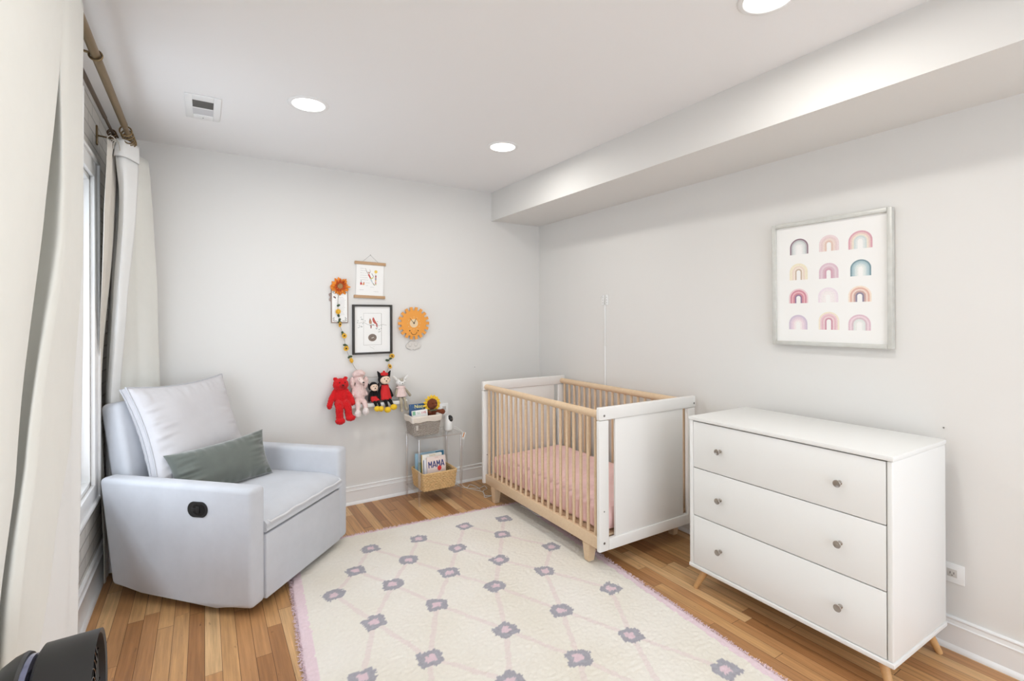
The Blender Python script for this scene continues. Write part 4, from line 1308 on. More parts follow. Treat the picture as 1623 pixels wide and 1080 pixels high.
t = thing('plush_toy', 'pale pink plush poodle with a fluffy topknot and long ears on the ledge', 'plush toy', (0.963, PY, LZ), 0, 'plush toys on the wall ledge')
soft_body('body', PNKF, t, [((0, 0, 0.226), (0.040, 0.036, 0.025)), ((-0.024, 0, 0.218), (0.022, 0.026, 0.020)), ((0.022, 0, 0.220), (0.024, 0.026, 0.020)), ((0, 0.004, 0.180), (0.034, 0.030, 0.034)), ((0, 0, 0.128), (0.030, 0.028, 0.034)), ((0, 0, 0.082), (0.048, 0.040, 0.066)),
                            ((-0.048, 0, 0.160), (0.016, 0.016, 0.042)), ((0.050, -0.004, 0.158), (0.017, 0.016, 0.044))],
          [[(-0.016, -0.018, 0.024, 0.022), (-0.022, -0.055, 0.012, 0.019), (-0.024, -0.066, -0.030, 0.015)], [(0.018, -0.018, 0.024, 0.022), (0.026, -0.055, 0.014, 0.019), (0.030, -0.066, -0.020, 0.015)], [(0.034, 0, 0.105, 0.015), (0.052, -0.006, 0.070, 0.012)], [(-0.034, 0, 0.105, 0.015), (-0.046, -0.012, 0.070, 0.012)]], shag=0.008)
soft_body('muzzle', fur('smooth_pink_plush', (238, 216, 208), bump=0.2), t, [((0.004, -0.030, 0.180), (0.022, 0.022, 0.022)), ((0.012, -0.050, 0.164), (0.016, 0.018, 0.016))], [])
for sx_ in (-1, 1): soft_body('foot', PNKL, t, [((sx_ * 0.028 + 0.001, -0.074, -0.050 + sx_ * 0.006), (0.023, 0.022, 0.028))], [], shag=0.006)
bit('nose', (0.015, -0.068, 0.164), (0.0075, 0.005, 0.0055), BLACK2, t)
for sx_ in (-1, 1): bit('eye', (0.006 + sx_ * 0.014, -0.050, 0.188), 0.0028, BLACK2, t)

t = thing('plush_toy', 'small black plush puppy in red shorts and yellow boots on the ledge', 'plush toy', (1.068, PY - 0.008, LZ), 0, 'plush toys on the wall ledge')
soft_body('body', BLKF, t, [((0, 0, 0.122), (0.033, 0.030, 0.034)), ((0, 0.002, 0.058), (0.024, 0.022, 0.036))],
          [[(-0.018, 0, 0.078, 0.011), (-0.034, -0.010, 0.050, 0.010), (-0.038, -0.020, 0.022, 0.010)], [(0.018, 0, 0.078, 0.011), (0.034, -0.012, 0.052, 0.010), (0.036, -0.024, 0.026, 0.010)],
           [(-0.010, -0.014, 0.022, 0.013), (-0.004, -0.048, 0.010, 0.011), (0.004, -0.062, -0.022, 0.010)], [(0.012, -0.014, 0.022, 0.013), (0.022, -0.048, 0.012, 0.011), (0.030, -0.060, -0.020, 0.010)]], 0.0026)
for sx_ in (-1, 1): bit('ear', (sx_ * 0.034, -0.004, 0.122), (0.008, 0.014, 0.026), BLKF, t, Matrix.Rotation(sx_ * 0.25, 4, 'Y'))
soft_body('face', CRM, t, [((0, -0.017, 0.117), (0.029, 0.020, 0.026)), ((0, -0.030, 0.105), (0.023, 0.013, 0.014))], [], 0.0024)
bit('nose', (0.001, -0.043, 0.113), (0.005, 0.004, 0.004), BLACK2, t)
for sx_ in (-1, 1): bit('eye', (0.001 + sx_ * 0.009, -0.036, 0.127), 0.003, BLACK2, t)
soft_body('shorts', REDC, t, [((0.0, 0.001, 0.036), (0.029, 0.027, 0.022))], [[(-0.010, -0.012, 0.026, 0.018), (-0.004, -0.034, 0.020, 0.016)], [(0.012, -0.012, 0.026, 0.018), (0.020, -0.034, 0.020, 0.016)]], 0.0026)
for fx in (0.006, 0.034): bit('boot', (fx, -0.070, -0.034 - (0.003 if fx > .02 else 0)), (0.022, 0.022, 0.021), YELF, t)

t = thing('plush_toy', 'black plush kitten in a red dress and cap with yellow shoes on the ledge', 'plush toy', (1.150, PY, LZ), 0, 'plush toys on the wall ledge')
soft_body('body', BLKF, t, [((0, 0, 0.170), (0.046, 0.040, 0.043)), ((0, 0, 0.122), (0.021, 0.019, 0.022)), ((0, 0, 0.080), (0.026, 0.024, 0.045))],
          [[(-0.020, 0, 0.110, 0.012), (-0.040, -0.012, 0.085, 0.011), (-0.044, -0.026, 0.040, 0.013)], [(0.020, 0, 0.110, 0.012), (0.040, -0.012, 0.085, 0.011), (0.050, -0.026, 0.046, 0.013)],
           [(-0.010, -0.014, 0.024, 0.014), (-0.004, -0.050, 0.008, 0.013), (0.004, -0.064, -0.040, 0.011)], [(0.016, -0.014, 0.024, 0.014), (0.030, -0.050, 0.012, 0.013), (0.044, -0.060, -0.020, 0.011)]], 0.0028)
for sx_ in (-1, 1):
    b = B(); b.cone((sx_ * 0.030, 0, 0.196), (sx_ * 0.050, 0.002, 0.232), 0.018, 0.003, 16); obj('ear', b, BLKF, t)
soft_body('face', CRM, t, [((0.002, -0.020, 0.166), (0.039, 0.027, 0.033)), ((0.002, -0.036, 0.152), (0.028, 0.014, 0.016))], [], 0.0026)
bit('nose', (0.003, -0.050, 0.161), (0.006, 0.004, 0.004), BLACK2, t)
for sx_ in (-1, 1): bit('eye', (0.003 + sx_ * 0.013, -0.045, 0.176), 0.0038, BLACK2, t)
soft_body('cap', REDC, t, [((0, 0.002, 0.204), (0.034, 0.032, 0.018)), ((0, 0.002, 0.226), (0.009, 0.009, 0.009))], [], 0.0026)
skirt('dress', REDC, t, (0.004, -0.010, 0), 0.024, 0.050, 0.130, 0.022, 0.85, 8, 0.06)
for fx, fz in ((0.004, -0.050), (0.050, -0.034)): bit('shoe', (fx, -0.072, fz), (0.026, 0.025, 0.022), YELF, t)

t = thing('plush_toy', 'white faced plush fawn in a pale pink dress, rightmost on the ledge', 'plush toy', (1.280, PY, LZ), 0, 'plush toys on the wall ledge')
soft_body('body', TAUP, t, [((0, 0.002, 0.070), (0.024, 0.020, 0.045))],
          [[(-0.018, 0, 0.095, 0.010), (-0.038, -0.008, 0.070, 0.009), (-0.044, -0.012, 0.040, 0.009)], [(0.018, 0, 0.095, 0.010), (0.045, -0.004, 0.070, 0.009), (0.070, -0.008, 0.034, 0.011)],
           [(-0.012, -0.012, 0.022, 0.013), (-0.016, -0.052, 0.004, 0.012), (-0.014, -0.058, -0.062, 0.010), (-0.014, -0.066, -0.070, 0.011)], [(0.012, -0.012, 0.022, 0.013), (0.016, -0.052, 0.006, 0.013), (0.022, -0.056, -0.050, 0.013), (0.026, -0.064, -0.062, 0.013)]], 0.0026)
soft_body('head', WHTF, t, [((0, -0.002, 0.136), (0.040, 0.032, 0.030)), ((0, -0.026, 0.130), (0.014, 0.014, 0.012))], [], 0.0028)
bit('forehead_patch', (0, -0.008, 0.152), (0.020, 0.026, 0.018), GRYF, t)
for sx_ in (-1, 1):
    bit('ear', (sx_ * 0.042, 0, 0.170), (0.010, 0.006, 0.026), WHTF, t, Matrix.Rotation(sx_ * 0.75, 4, 'Y'))
    bit('eye', (sx_ * 0.018, -0.032, 0.138), 0.0024, BLACK2, t)
bit('nose', (0, -0.040, 0.131), (0.0045, 0.003, 0.0035), mat('grey_nose', (96, 90, 88), 0.6), t)
skirt('dress', PNKC, t, (0.0, -0.008, 0), 0.022, 0.044, 0.112, 0.030, 0.85, 9, 0.06)
skirt('collar', PNKC, t, (0.0, -0.002, 0), 0.020, 0.036, 0.116, 0.096, 0.85, 12, 0.06)
bit('white_tag', (0.020, -0.064, 0.002), (0.006, 0.001, 0.009), PAPER, t)

# ================================================================== clear side table
TX0, TX1, TY0, TY1, TZ = 1.313, 1.672, 3.385, 3.668, 0.497
t = thing('side_table', 'clear acrylic two tier side table between the armchair and the crib', 'side table', (TX0, TY0, 0))
tw, td = TX1 - TX0, TY1 - TY0


def slab(z0, z1, ins):
    b = B(); pts = []
    rr = 0.018
    for cx_, cy_, a0_ in ((tw - ins - rr, td - ins - rr, 0), (ins + rr, td - ins - rr, PI / 2), (ins + rr, ins + rr, PI), (tw - ins - rr, ins + rr, 3 * PI / 2)):
        for k in range(7): pts.append((cx_ + rr * math.cos(a0_ + PI / 2 * k / 6), cy_ + rr * math.sin(a0_ + PI / 2 * k / 6)))
    b.prism(pts, Matrix.Translation((0, 0, z0)), z1 - z0)
    for f in b.bm.faces:
        if abs(f.normal.z) < 0.5: f.material_index = 1
    b.bm.normal_update()
    for f in b.bm.faces: f.material_index = 0 if abs(f.normal.z) > 0.5 else 1
    return b


obj('tabletop', slab(TZ - 0.008, TZ, 0.0), [ACRYL, ACRYLE], t, smooth=False)
obj('lower_shelf', slab(0.086, 0.093, 0.006), [ACRYL, ACRYLE], t, smooth=False)
for lx in (0.004, tw - 0.020):
    for ly in (0.004, td - 0.020):
        obj('leg', one('box', (lx, ly, 0.0005), (lx + 0.016, ly + 0.016, TZ - 0.0085), 0.003), ACRYLE, t)

# baskets
def basket(t, w0, d0, w1, d1, h_, rows, m_weave, m_in, rope=0.0045, per=34, amp=0.0022, name='woven_body'):
    def rr_pt(s, W_, D_, rad=0.018):
        L1, L2 = W_ - 2 * rad, D_ - 2 * rad; A = PI / 2 * rad; tot = 2 * (L1 + L2) + 4 * A; q = (s % 1.0) * tot
        segs = ((L1, 'l', (-L1 / 2, -D_ / 2), (1, 0), (0, -1)), (A, 'a', (L1 / 2, -L2 / 2), -PI / 2, None), (L2, 'l', (W_ / 2, -L2 / 2), (0, 1), (1, 0)), (A, 'a', (L1 / 2, L2 / 2), 0, None),
                (L1, 'l', (L1 / 2, D_ / 2), (-1, 0), (0, 1)), (A, 'a', (-L1 / 2, L2 / 2), PI / 2, None), (L2, 'l', (-W_ / 2, L2 / 2), (0, -1), (-1, 0)), (A, 'a', (-L1 / 2, -L2 / 2), PI, None))
        for L, k, p, d_, n_ in segs:
            if q <= L:
                if k == 'l': return Vector((p[0] + d_[0] * q, p[1] + d_[1] * q, 0)), Vector((n_[0], n_[1], 0))
                a = d_ + q / rad; n = Vector((math.cos(a), math.sin(a), 0)); return Vector((p[0], p[1], 0)) + n * rad, n
            q -= L
        return Vector((-L1 / 2, -D_ / 2, 0)), Vector((0, -1, 0))
    b = B(); N = per * 5
    for j in range(rows):
        f = (j + 0.5) / rows; W_ = w0 + (w1 - w0) * f; D_ = d0 + (d1 - d0) * f; pts = []
        for k in range(N):
            p, n = rr_pt(k / N, W_, D_)
            wv = amp * math.sin(2 * PI * per * k / N / 1.0 + (PI if j % 2 else 0)) + random.uniform(-.0004, .0004)
            pts.append(p + n * wv + Vector((0, 0, h_ * f + random.uniform(-.0006, .0006))))
        b.tube(pts, [rope * (0.55 + 0.62 * abs(math.sin(PI * per * k / N + (PI / 2 if j % 2 else 0)))) for k in range(N)], 6, closed=True)
    o = obj(name, b, m_weave, t, ang=80)
    b = B()
    for s0 in (0,):
        def f(u, v):
            W_ = w0 + (w1 - w0) * v - 0.006; D_ = d0 + (d1 - d0) * v - 0.006
            p, n = rr_pt(u, W_, D_); return p + Vector((0, 0, 0.002 + (h_ - 0.003) * v))
        vs = b.grid(f, 64, 6, closed_u=True); b.bm.faces.new(vs[0])
    solid(obj('inner_wall', b, m_in, t, ang=80), 0.002)  # darker inner tone paints shade into the gaps between strands
    b = B(); pts = []
    for k in range(80):
        p, n = rr_pt(k / 80, w1 + 0.002, d1 + 0.002); pts.append(p + Vector((0, 0, h_ + 0.001 + 0.0005 * math.sin(k * 2.1))))
    b.tube(pts, 0.0058, 8, closed=True); obj('rim', b, m_weave, t, ang=80)
    return rr_pt


GREYW = mat('grey_wicker', (172, 162, 152), 0.8, var=0.2, vscale=60, bump=0.5, bscale=400)
TANW = mat('tan_seagrass', (222, 186, 134), 0.8, var=0.22, vscale=50, bump=0.5, bscale=400)
LINEN = fabric('linen_liner', (222, 212, 200), 600, 0.3, 0.04)
t = thing('storage_basket', 'grey wicker basket with a cream cloth liner on top of the clear table', 'basket', (1.405, 3.525, TZ + 0.004), 0.0)
GB = t
rr_pt = basket(t, 0.190, 0.150, 0.226, 0.178, 0.135, 14, GREYW, mat('shaded_wicker', (112, 102, 94), 0.9), 0.0050, 26, 0.0020)
b = B()
def lin_f(u, v):
    W_ = 0.226 - 0.004 + (0.012 if v > 0.35 else -0.006) ; D_ = 0.178 - 0.004 + (0.012 if v > 0.35 else -0.006)
    # inside, over the rim, outside
    if v < 0.35: q = v / 0.35; W_, D_, z = 0.212, 0.164, 0.085 + 0.057 * q
    elif v < 0.5: q = (v - 0.35) / 0.15; W_, D_, z = 0.212 + 0.032 * q, 0.164 + 0.032 * q, 0.142 + 0.004 * math.sin(PI * q)
    else: q = (v - 0.5) / 0.5; W_, D_, z = 0.244 - 0.008 * q, 0.196 - 0.008 * q, 0.142 - 0.040 * q - 0.004 * math.sin(u * 40)
    p, n = rr_pt(u, W_, D_, 0.02); return p + n * 0.0015 * noise.noise(Vector((u * 60, v * 9, 0))) + Vector((0, 0, z))
b.grid(lin_f, 110, 22, closed_u=True)
solid(obj('cloth_liner', b, LINEN, t, ang=80), 0.0015)
obj('paper_label', one('box', (-0.090, -0.0925, 0.045), (-0.072, -0.0905, 0.080), 0.0004), mat('label_grey', (196, 188, 180), 0.8), t)

t = thing('storage_basket', 'tan seagrass basket of board books on the lower shelf of the clear table', 'basket', (1.487, 3.508, 0.097), 0.0)
basket(t, 0.250, 0.205, 0.272, 0.235, 0.128, 10, TANW, mat('shaded_seagrass', (140, 104, 66), 0.9), 0.0072, 40, 0.0016)


# books
def book(label, w_, h_, th, cover, pages=PAPER, x=0, y=0, z=0, lean=0.0, turn=0.0, roll=0.0, group=None, spine=None):
    t = thing('board_book', label, 'book', (x, y, z), 0, group)
    t.rotation_euler = (Matrix.Rotation(turn, 4, 'Z') @ Matrix.Rotation(lean, 4, 'X') @ Matrix.Rotation(roll, 4, 'Y')).to_euler()
    b = B(); b.box((-w_ / 2, -0.0015, 0), (w_ / 2, 0, h_), 0.0006); b.box((-w_ / 2, th - 0.0015, 0), (w_ / 2, th, h_), 0.0006)
    obj('cover', b, cover, t)
    obj('spine', one('box', (-w_ / 2 - 0.001, -0.001, 0), (-w_ / 2 + 0.0012, th - 0.0005, h_), 0.0005), spine or cover, t)
    obj('pages', one('box', (-w_ / 2 + 0.0015, 0.0002, 0.002), (w_ / 2 - 0.002, th - 0.0017, h_ - 0.002)), pages, t, smooth=False)
    return t


FACE = Matrix.Rotation(PI / 2, 4, 'X')      # text lying on the front cover, local xz
def cover_text(t, s_, size, m_, x, z, name='title', bold=0.0, sx=1.0, tilt=0.0):
    return text(s_, size, m_, t, Matrix.Translation((x, -0.0021, z)) @ FACE @ Matrix.Rotation(tilt, 4, 'Z'), name, bold, 0.0003, sx)


NAVY = mat('navy_cover', (44, 84, 128), 0.5); CREAMC = mat('cream_cover', (238, 228, 216), 0.5)
G1 = 'board books in the grey basket'; G2 = 'board books in the tan basket'
k = book('dark blue board book with pale yellow title in the grey basket', 0.128, 0.20, 0.012, NAVY, x=1.378, y=3.545, z=0.5195, lean=-0.10, group=G1)
cover_text(k, 'Nosy', 0.036, mat('pale_yellow_ink', (236, 228, 150), 0.6), 0.012, 0.180, bold=0.0006)
for q in range(6):
    bit('star', (-0.058 + 0.021 * q, -0.002, 0.192 - 0.014 * (q % 3)), (0.0014, 0.0006, 0.0014), PAPER, k)
k = book('white board book with coloured title leaning in front of the dark blue one', 0.120, 0.160, 0.014, PAPER, x=1.380, y=3.490, z=0.5215, lean=-0.10, roll=-0.05, group=G1)
for q, (ch_, c_) in enumerate(zip('SLIMS', ((120, 160, 130), (150, 190, 130), (222, 80, 60), (226, 120, 120), (200, 70, 90)))):
    cover_text(k, ch_, 0.024, mat('letter_ink_%d' % q, c_, 0.6), -0.016 + q * 0.0150 + (0.002 if q == 3 else 0), 0.138, 'letter', 0.0)
obj('green_corner', one('box', (-0.058, -0.0024, 0.128), (-0.036, -0.0018, 0.156)), mat('mint_print', (130, 184, 150), 0.6), k, smooth=False)
k = book('light blue wide board book at the back of the tan basket', 0.235, 0.235, 0.012, mat('light_blue_cover', (150, 186, 206), 0.5), x=1.480, y=3.566, z=0.1015, lean=-0.03, group=G2)
obj('blue_badge', one('box', (0.045, -0.0024, 0.190), (0.113, -0.0018, 0.232), 0.0002), mat('teal_blue_print', (52, 116, 150), 0.5), k, smooth=False)
bit('red_motif', (0.070, -0.003, 0.214), (0.012, 0.0008, 0.008), mat('coral_print', (206, 96, 92), 0.6), k)
k = book('dark green board book at the left end of the tan basket', 0.06, 0.175, 0.010, mat('green_cover', (46, 118, 104), 0.5), x=1.407, y=3.530, z=0.1015, lean=-0.04, group=G2)
k = book('white board book with a mustard yellow spine in the tan basket', 0.160, 0.236, 0.020, mat('white_cover', (240, 237, 228), 0.5), x=1.472, y=3.500, z=0.1015, lean=-0.05, group=G2, spine=mat('mustard_spine', (212, 178, 96), 0.6))
cover_text(k, 'MONTHS', 0.012, mat('gold_ink', (212, 170, 90), 0.6), 0.0, 0.226)
k = book('thin board book with navy spine behind the MAMA one', 0.158, 0.200, 0.008, mat('white_cover2', (236, 236, 240), 0.5), x=1.478, y=3.482, z=0.1015, lean=-0.06, group=G2, spine=mat('navy_spine', (44, 54, 110), 0.5))
k = book('pale pink board book titled MAMA with a red dot in the tan basket', 0.150, 0.222, 0.012, mat('pale_pink_cover', (240, 222, 214), 0.5), x=1.494, y=3.462, z=0.1015, lean=-0.08, turn=0.03, group=G2)
b = B(); bm_ = Matrix.Translation((0, -0.0018, 0)) @ FACE @ Matrix.Rotation(0.03, 4, 'Z')
for q, ch_ in enumerate('MAMA'):
    x0 = -0.062 + q * 0.0335; y0 = 0.143; h0 = 0.048; w0_ = 0.028
    if ch_ == 'M': strokes = ((0.1, 0, 0.1, 1), (0.9, 0, 0.9, 1), (0.1, 1, 0.5, 0.38), (0.9, 1, 0.5, 0.38))
    else: strokes = ((0.02, 0, 0.5, 1), (0.98, 0, 0.5, 1), (0.22, 0.27, 0.78, 0.27))
    for n_, (ax_, ay_, bx_, by_) in enumerate(strokes):
        b.prism(bar(x0 + ax_ * w0_, y0 + ay_ * h0, x0 + bx_ * w0_, y0 + by_ * h0, 0.0072 if n_ < 2 else 0.0062), bm_ @ Matrix.Translation((0, 0, 0.00004 * n_)), 0.0004)
obj('title', b, mat('indigo_ink', (54, 64, 128), 0.5), k, smooth=False)
b = B(); b.prism(disc(0.022, 0.132, 0.0165, 0.0185, 28), Matrix.Translation((0, -0.0018, 0)) @ FACE, 0.0005); obj('red_dot', b, mat('red_print', (224, 60, 58), 0.5), k, smooth=False)
cover_text(k, 'I LOVE', 0.010, mat('peach_ink', (226, 180, 160), 0.6), 0.0, 0.213)

# sunflower headed plush in the grey basket
t = thing('plush_toy', 'brown plush with a yellow sunflower petal mane in the grey basket', 'plush toy', (1.484, 3.545, 0.585))
soft_body('body', BRNF, t, [((0, -0.014, 0.128), (0.041, 0.030, 0.041)), ((0, 0.0, 0.048), (0.034, 0.028, 0.046)), ((0.014, -0.044, 0.120), (0.012, 0.012, 0.010))],
          [[(-0.018, -0.008, 0.075, 0.013), (-0.030, -0.030, 0.068, 0.014)], [(0.018, -0.008, 0.072, 0.013), (0.050, -0.020, 0.068, 0.014), (0.078, -0.028, 0.064, 0.021)]], 0.0028, 0.006)
b = B(); m_ = Matrix.Translation((0, -0.006, 0.128)) @ Matrix.Rotation(PI / 2, 4, 'X')
for q in range(15): petal(b, 2 * PI * q / 15, 0.030, 0.071, 0.022, 0.004, 0.0, m_)
for q in range(14): petal(b, 2 * PI * (q + .5) / 14, 0.030, 0.064, 0.020, 0.009, 0.0, m_)
solid(obj('petal_mane', b, mat('bright_yellow_felt', (246, 204, 58), 0.8, var=0.08, vscale=60), t, ang=80), 0.002)
b = B(); b.tube([(0.030 * math.cos(a), -0.014 + 0.026 * math.sin(a), 0.082 + 0.002 * math.sin(3 * a)) for a in [2 * PI * q / 24 for q in range(24)]], 0.006, 8, closed=True)
obj('green_scarf', b, mat('olive_scarf', (92, 92, 68), 0.9), t)
for sx_ in (-1, 1): bit('eye', (0.006 + sx_ * 0.014, -0.043, 0.138), 0.003, BLACK2, t)

# baby monitor
t = thing('baby_monitor', 'white egg shaped baby monitor camera with a black lens face on the clear table', 'monitor camera', (1.612, 3.520, TZ + 0.0005), 0.12)
b = B(); b.lathe([(0.030, 0), (0.034, 0.003), (0.0365, 0.016), (0.036, 0.040), (0.033, 0.066), (0.029, 0.086), (0.022, 0.104), (0.012, 0.113), (0.003, 0.116)], n=40); obj('housing', b, PLASTIC, t, ang=60)
b = B(); b.ball((0.008, -0.010, 0.088), (0.0235, 0.026, 0.030), u=28, v=18); fc_ = obj('lens_face', b, BLACK2, t)
b = B(); b.cone((0.011, -0.034, 0.093), (0.012, -0.037, 0.093), 0.007, n=20); obj('lens', b, NICKEL, fc_)
bit('sensor', (0.012, -0.033, 0.074), 0.0022, mat('sensor_white', (200, 200, 205), 0.3), fc_)

# outlets and cables
def outlet(label, mx, w_, h_, land=False):
    t = framed(thing('wall_outlet', label, 'outlet'), mx)
    obj('cover_plate', one('box', (-w_ / 2, -h_ / 2, 0.0003), (w_ / 2, h_ / 2, 0.006), 0.002), PLASTIC, t)
    for s_ in (-1, 1):
        b = B(); b.box((-0.016, -0.016, 0.006), (0.016, 0.016, 0.0072), 0.004)
        c = (s_ * 0.021, 0, 0) if land else (0, s_ * 0.021, 0)
        rc = obj('receptacle', b, mat('outlet_ivory', (206, 202, 196), 0.5), t, loc=c)
        b = B(); b.box((-0.007, -0.004, 0.0072), (-0.005, 0.005, 0.0076)); b.box((0.005, -0.004, 0.0072), (0.007, 0.005, 0.0076)); b.ball((0, -0.009, 0.0072), (0.002, 0.002, 0.0004), u=8, v=6)
        obj('slots', b, BLACK, rc, smooth=False)
    return t


outlet('white horizontal outlet plate low on the wall right of the dresser', on_right(0.786, 0.311), 0.120, 0.080, True)
t = outlet('white outlet plate behind the sunflower plush and baby monitor', on_back(1.663, 0.615), 0.075, 0.118)
obj('plug', one('box', (-0.02, -0.036, 0.0074), (0.012, -0.008, 0.034), 0.004), PLASTIC, t)


def cable(label, pts, r_=0.0022, m_=CABLE, n=7, name='power_cable'):
    b = B(); b.tube(smoothpath(pts, n), r_, 7)
    return tag(obj(name, b, m_), label, 'cable')


cable('white cable dropping from the outlet behind the clear table to the floor', [(1.660, 3.680, 0.594), (1.662, 3.682, 0.50), (1.668, 3.690, 0.35), (1.685, 3.688, 0.20), (1.72, 3.676, 0.06), (1.76, 3.62, 0.004), (1.80, 3.57, 0.003), (1.845, 3.615, 0.003), (1.87, 3.56, 0.003), (1.865, 3.47, 0.003)])
c = cable('white monitor cable with a hanging tag draped off the clear table edge', [(1.640, 3.545, 0.505), (1.668, 3.56, 0.515), (1.692, 3.52, 0.505), (1.712, 3.470, 0.475), (1.722, 3.470, 0.43), (1.735, 3.50, 0.33), (1.748, 3.54, 0.20), (1.752, 3.58, 0.05), (1.79, 3.56, 0.0035), (1.84, 3.46, 0.003), (1.855, 3.40, 0.003), (1.835, 3.35, 0.003), (1.815, 3.30, 0.003), (1.88, 3.30, 0.003)])
b = B(); b.box((1.703, 3.462, 0.425), (1.729, 3.464, 0.480), 0.0005, mx=Matrix.Translation((1.716, 3.463, 0.45)) @ Matrix.Rotation(0.35, 4, 'Y') @ Matrix.Translation((-1.716, -3.463, -0.45)))
tg = obj('hang_tag', b, PAPER, c)
b = B(); b.box((1.708, 3.4612, 0.440), (1.716, 3.4618, 0.478), mx=Matrix.Translation((1.716, 3.463, 0.45)) @ Matrix.Rotation(0.35, 4, 'Y') @ Matrix.Translation((-1.716, -3.463, -0.45)))
obj('orange_stripe', b, mat('orange_print', (206, 128, 50), 0.6), tg, smooth=False)
cable('white cable curling on the floor beside the far crib leg', [(1.80, 3.53, 0.0075), (1.87, 3.49, 0.008), (1.93, 3.52, 0.004), (1.915, 3.45, 0.004), (1.865, 3.42, 0.008), (1.83, 3.32, 0.008), (1.90, 3.29, 0.004)], 0.002)
cable('white cable loop on the rug under the crib', [(1.93, 2.98, 0.018), (1.945, 2.88, 0.0185), (1.935, 2.79, 0.019), (1.97, 2.71, 0.019), (2.05, 2.66, 0.010), (2.20, 2.62, 0.004)], 0.003)

# cord cover and bracket above the crib
t = framed(thing('cord_cover', 'slim white cord cover with a bracket plate on the wall above the crib', 'cord cover'), on_right(2.834, 0))
b = B(); b.box((-0.008, 0.25, 0.0003), (0.008, 1.155, 0.009), 0.003); b.box((-0.008, 1.157, 0.0003), (0.008, 1.470, 0.009), 0.003); obj('channel', b, PLASTIC, t)
for x0 in (-0.036, 0.006):
    pl_ = obj('mount_plate', one('box', (x0, 1.466, 0.0003), (x0 + 0.030, 1.545, 0.007), 0.003), PLASTIC, t)
    for zz in (1.485, 1.505, 1.525): bit('screw_hole', (x0 + 0.015, zz, 0.007), (0.003, 0.003, 0.0008), mat('shadow_grey', (150, 148, 144), 0.7), pl_)
b = B(); b.tube(smoothpath([(-0.045, 1.520, 0.004), (-0.03, 1.535, 0.010), (0.0, 1.545, 0.010), (0.0, 1.50, 0.011), (-0.004, 1.468, 0.010)], 5), 0.002, 6); obj('cord', b, CABLE, t)

# small nails left in the walls
for lab, mx in (('tiny dark nail in the back wall left of the crib corner', on_back(1.945, 0.955)), ('tiny nail in the wall above the dresser', on_right(0.79, 0.905))):
    t = framed(thing('nail', lab, 'nail'), mx)
    b = B(); b.cone((0, 0, 0.0002), (0, 0, 0.006), 0.0014, n=8); b.cone((0, 0, 0.006), (0, 0, 0.0075), 0.003, n=10); obj('nail_head', b, SCREW, t)

# ================================================================== rainbow print on the right wall
t = framed(thing('framed_print', 'large silver framed print of twelve small rainbows above the dresser', 'framed picture'), on_right(1.230, 1.541))
RW, RH = 0.272, 0.317
SILV = mat('distressed_silver_frame', (206, 206, 200), 0.45, metal=0.25, var=0.12, vscale=30)
GOLD = mat('frame_side_gilt', (190, 180, 158), 0.45, metal=0.3)
b = B()
for x0, x1, y0, y1 in ((-RW, -RW + 0.020, -RH, RH), (RW - 0.020, RW, -RH, RH), (-RW + 0.020, RW - 0.020, RH - 0.020, RH), (-RW + 0.020, RW - 0.020, -RH, -RH + 0.020)):
    b.box((x0, y0, 0.006), (x1, y1, 0.036), 0.003)
obj('frame', b, SILV, t)
b = B(); b.box((-RW + 0.004, -RH + 0.004, 0.0005), (RW - 0.004, RH - 0.004, 0.020)); obj('backing', b, GOLD, t, smooth=False)
P = Print(2 * RW - 0.036, 2 * RH - 0.036, PAPER)


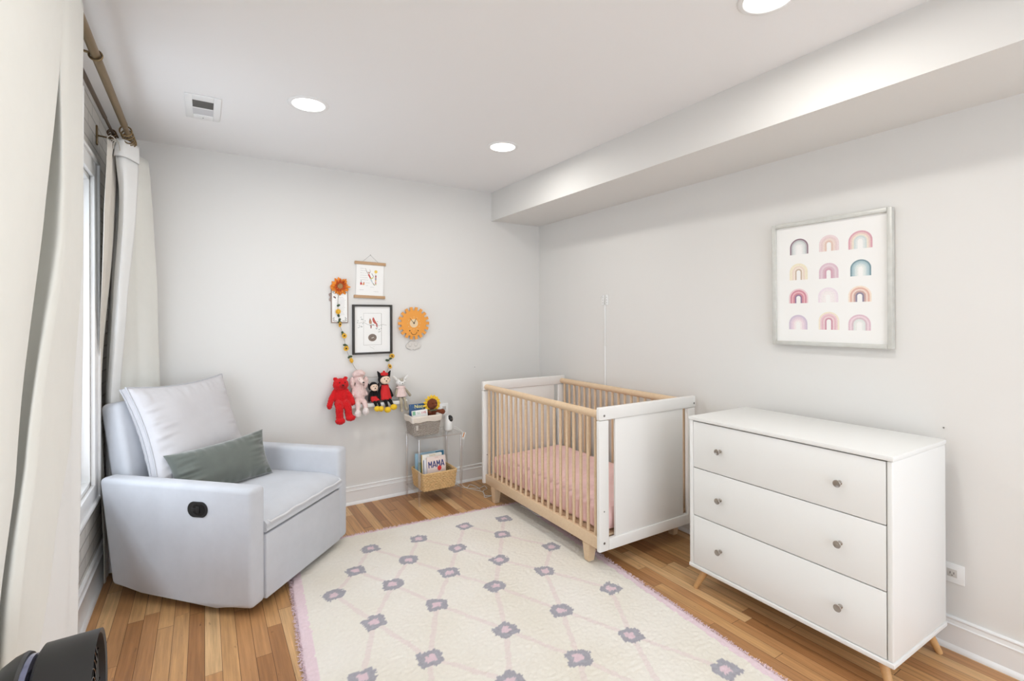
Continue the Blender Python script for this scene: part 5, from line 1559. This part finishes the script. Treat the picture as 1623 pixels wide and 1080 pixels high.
def rainbow(cx_, y0, w_, h_, cols, n_in=0.22):
    """concentric arches standing on y0"""
    N = len(cols); R = w_ / 2
    for k, c in enumerate(cols):
        ro = R * (1 - (1 - n_in) * k / N); ri = R * (1 - (1 - n_in) * (k + 1) / N)
        ho = h_ - (R - ro) * 1.0; hi = h_ - (R - ri) * 1.0
        pts = []
        def arch(r_, h2, rev):
            L = max(h2 - r_ * 0.96, 0.002); out = [(cx_ - r_, y0)] + [(cx_ - r_ * math.cos(PI * q / 18), y0 + L + (h2 - L) * math.sin(PI * q / 18)) for q in range(19)] + [(cx_ + r_, y0)]
            return out[::-1] if rev else out
        o_ = arch(ro, ho, False); i_ = arch(ri, hi, False)
        for q in range(len(o_) - 1):
            P.ink([i_[q], i_[q + 1], o_[q + 1], o_[q]][::-1], c, same=True)


RB = [[(1.367, 0.096, 1.691, 1.772), (1.224, 0.095, 1.692, 1.771), (1.088, 0.104, 1.688, 1.772)],
      [(1.370, 0.094, 1.560, 1.645), (1.226, 0.093, 1.558, 1.634), (1.087, 0.090, 1.560, 1.637)],
      [(1.371, 0.100, 1.440, 1.515), (1.229, 0.096, 1.440, 1.514), (1.091, 0.100, 1.439, 1.514)],
      [(1.373, 0.096, 1.305, 1.380), (1.226, 0.098, 1.306, 1.394), (1.093, 0.097, 1.305, 1.380)]]
RC = [[((146, 122, 132), (190, 192, 192), (214, 218, 216), (224, 226, 224), (236, 234, 232)), ((232, 214, 214), (228, 206, 204), (232, 214, 206), (222, 196, 182)), ((216, 166, 176), (228, 200, 194), (232, 222, 206), (208, 216, 214), (222, 226, 224))],
      [((236, 226, 200), (236, 228, 206), (232, 214, 200), (238, 226, 214), (198, 178, 158)), ((216, 190, 200), (222, 202, 208), (212, 182, 192), (206, 164, 178)), ((124, 150, 158), (170, 192, 198), (190, 206, 208), (214, 222, 220), (226, 230, 226))],
      [((230, 204, 206), (206, 140, 154), (226, 180, 186), (206, 140, 150), (150, 124, 150)), ((232, 220, 226), (236, 226, 228), (236, 230, 228), (238, 232, 230)), ((238, 222, 206), (222, 180, 164), (232, 212, 202), (200, 168, 160), (146, 138, 156))],
      [((206, 192, 208), (222, 204, 214), (232, 214, 220), (238, 230, 228)), ((236, 226, 206), (230, 204, 206), (224, 184, 192), (230, 206, 208), (204, 150, 164)), ((220, 190, 200), (232, 210, 216), (212, 190, 196), (222, 226, 222), (230, 230, 226))]]
for row, cr_ in zip(RB, RC):
    for (yc, w_, z0, z1), c in zip(row, cr_): rainbow(-(yc - 1.230), z0 - 1.541, w_ * 0.96, z1 - z0, c)
P.done('rainbow_print', t, 0.021)
